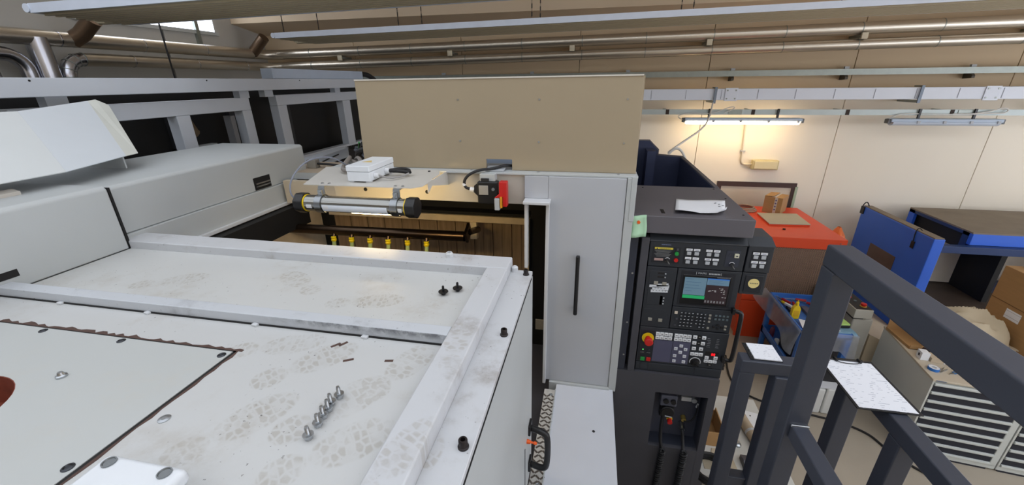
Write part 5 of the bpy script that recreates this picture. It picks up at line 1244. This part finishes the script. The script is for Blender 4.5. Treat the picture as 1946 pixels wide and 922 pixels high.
for k, (x, y, a, l_, m, lb, nm) in enumerate(((3.575, 4.06, -.9, .1, steel, 'steel scissors blade tool beside the tape roll', 'scissors'), (3.64, 4.03, -1.1, .09, mat('tool_blue', (60, 110, 160), .5), 'blue handled cutter on the cabinet front', 'cutter'), (3.70, 4.05, -1.2, .1, mat('olive_tool', (110, 96, 60), .6), 'olive brown pliers on the cabinet front', 'pliers'), (3.77, 4.04, -1.0, .1, black, 'black pliers farthest right on the cabinet front', 'pliers'))):
    t = thing(nm, lb, nm, (x, y, ZT), a, group='hand tools on the cabinet')
    for s_ in (-1, 1):
        MB().prism([(s_*.004, 0), (s_*.014, .01), (s_*.018, l_*.6), (s_*.01, l_*.62), (s_*.006, .02)], 'z', 0, .012).build('grip', m, t, local=True, bev=.002)
        MB().prism([(s_*.001, 0), (s_*.009, -.005), (s_*.003, -l_*.5), (s_*.001, -l_*.5)], 'z', .001, .009).build('jaw', steel, t, local=True)
tag(MB().tube([(3.66, 4.18, ZT+.006), (3.78, 4.23, ZT+.006)], .006, 8).build('white_stick', keywhite), 'thin white stick beside the hand brush', 'stick')

bigb = thing('shipping_carton', 'tall brown shipping carton with a white label at the right edge', 'box', (4.7, 4.5, ZT))
B(4.37, 4.95, 4.14, 4.83, ZT, 1.83).build('body', cardb, bigb, bev=.006)
B(4.367, 4.37, 4.15, 4.82, 1.47, 1.476).build('fold_line', mat('fold_brown', (120, 88, 58), .8), bigb)
B(4.3665, 4.37, 4.46, 4.62, 1.33, 1.43).build('address_label', printed('label_print', pitch=.018, axis='Z', ink=(150, 150, 160)), bigb)
B(4.5, 4.6, 4.72, 4.8, 1.831, 1.86).build('grey_flap', keygrey, bigb)
tag(B(3.80, 4.34, 4.36, 4.78, ZT, 1.1).build('flat_carton', cardb, bev=.005), 'low cardboard carton under the cream cloth', 'box')
cp_ = thing('cloth_pile', 'crumpled cream canvas cloth heaped against the tall carton', 'cloth', (4.1, 4.55, 1.103))
pts = []
NX, NYY = 46, 40
for j in range(NYY):
    for i in range(NX):
        u = -1+2*i/(NX-1); v = -1+2*j/(NYY-1)
        r2 = (u*u)**1.3*.95+(v*v)*.9
        h = max(0, 1-r2)**.4
        fold = .10*math.sin(3.2*u+2.5*v+1.6*math.sin(2.4*v+1))+.20*(.55-abs(math.sin(3.6*u+2.2*v+1.5*math.sin(2.6*v))))+.13*(.5-abs(math.sin(-2.5*u+5*v+1.6*math.sin(3.1*u+.6))))
        z = 1.104+.37*h*(.82+fold)*(1-.25*math.sin(1.6*u+.7)*.5)
        pts.append((4.045+.30*u+.02*math.sin(6*v), 4.55+.22*v+.02*math.sin(5*u), max(1.103, z)))
MB().grid(pts, NX).build('cloth', mat('canvas_cream', (198, 184, 158), .9, var=.06, scale=6, bump=.05, bscale=150), cp_, smooth=True)
MB().tube([(4.2, 4.42, 1.25), (4.27, 4.44, 1.24), (4.31, 4.48, 1.2), (4.33, 4.52, 1.14)], .016, 8, 2).build('stained_fold', mat('cloth_wine', (118, 62, 56), .9), cp_, smooth=True)

# ================================================================== low pallet with boards, tube and cables on the floor
pal = thing('low_table', 'low table with white boards behind the console pedestal', 'table', (1.6, 3.6, 0))
B(1.1, 1.95, 2.95, 4.05, .3, .33).build('top', mat('table_white', (206, 206, 200), .5, var=.05), pal, bev=.004)
for x in (1.15, 1.85):
    for y in (3.0, 3.95): B(x, x+.05, y, y+.05, 0, .3).build('leg', slate, pal)
tt = thing('cardboard_tube', 'brown cardboard tube rolled across the low table', 'tube', (1.75, 3.5, .331))
MB().tube([(1.68, 3.82, .385), (1.80, 3.1, .385)], .052, 18).build('tube', mat('tube_card', (172, 156, 132), .7, var=.06), tt, smooth=True)
MB().ring((1.734, 3.5, .385), (1.738, 3.475, .385), .055, .05, 18).build('tape_band', keygrey, tt, smooth=True)
tag(MB().prism([(1.78, 3.86), (1.93, 3.82), (1.93, 3.2), (1.86, 3.15)], 'z', .331, .337).build('white_board', keywhite, bev=.001), 'white drilled board right of the cardboard tube', 'board')
for (x, y) in ((1.83, 3.78), (1.9, 3.65)): MB().cyl((x, y, .337), (x, y, .3385), .008, n=8).build('hole', flat_black, bpy.data.objects['white_board'])
ctn = thing('open_carton', 'brown cardboard box half hidden behind the pedestal edge', 'box', (1.3, 3.5, .331))
B(1.2, 1.42, 3.3, 3.31, .331, .5).build('side', cardb, ctn); B(1.41, 1.42, 3.31, 3.62, .331, .53).build('side', cardb, ctn); B(1.2, 1.42, 3.61, 3.62, .331, .5).build('side', cardb, ctn); B(1.2, 1.41, 3.31, 3.61, .331, .337).build('bottom', cardb, ctn)
tag(B(1.43, 1.47, 3.6, 3.68, .331, .42).build('blue_clip_box', mat('clip_blue', (24, 70, 170), .4), bev=.005), 'small blue plastic holder beside the brown box', 'holder')
tag(MB().prism([(1.2, 3.02), (1.5, 3.0), (1.48, 3.28), (1.32, 3.27), (1.3, 3.2), (1.2, 3.2)], 'z', .331, .336).build('metal_plate', mat('plate_tan', (186, 174, 150), .6), bev=.001), 'tan sheet plate with a cut corner on the low table', 'plate')
tag(MB().prism([(3.05, .331), (3.2, .331), (3.2, .38), (3.12, .4), (3.05, .36)], 'x', 1.55, 1.68).build('bracket_block', slate, bev=.004), 'dark grey bracket block on the low table by the tube', 'block')
tag(MB().lathe([(.03, 0), (.03, .02), (.015, .03), (.015, .05)], (1.58, 3.35, .331), 16).build('steel_knob', steel, smooth=True), 'round steel knob on the low table', 'knob')
t = thing('hose_coil', 'black hose coil at the bottom behind the pedestal', 'hose', (1.3, 3.05, .331))
for k in range(3): MB().tube([(1.24+.15*math.cos(a), 2.98+.15*math.sin(a), .35+.028*k) for a in [2*PI*i/26 for i in range(27)]], .016, 8).build('loop', rubber, t, smooth=True)
tag(MB().tube([(2.05, 5.3, .012), (1.95, 4.8, .012), (2.05, 4.5, .012), (2.4, 4.35, .012), (2.75, 4.28, .012), (3.0, 4.22, .012), (3.2, 4.1, .012), (3.25, 3.95, .012), (3.3, 3.8, .012), (3.6, 3.5, .012), (4.2, 3.3, .012)], .012, 8, 3).build('floor_cable', rubber, smooth=True), 'black cable snaking over the concrete floor to the cabinets', 'cable')
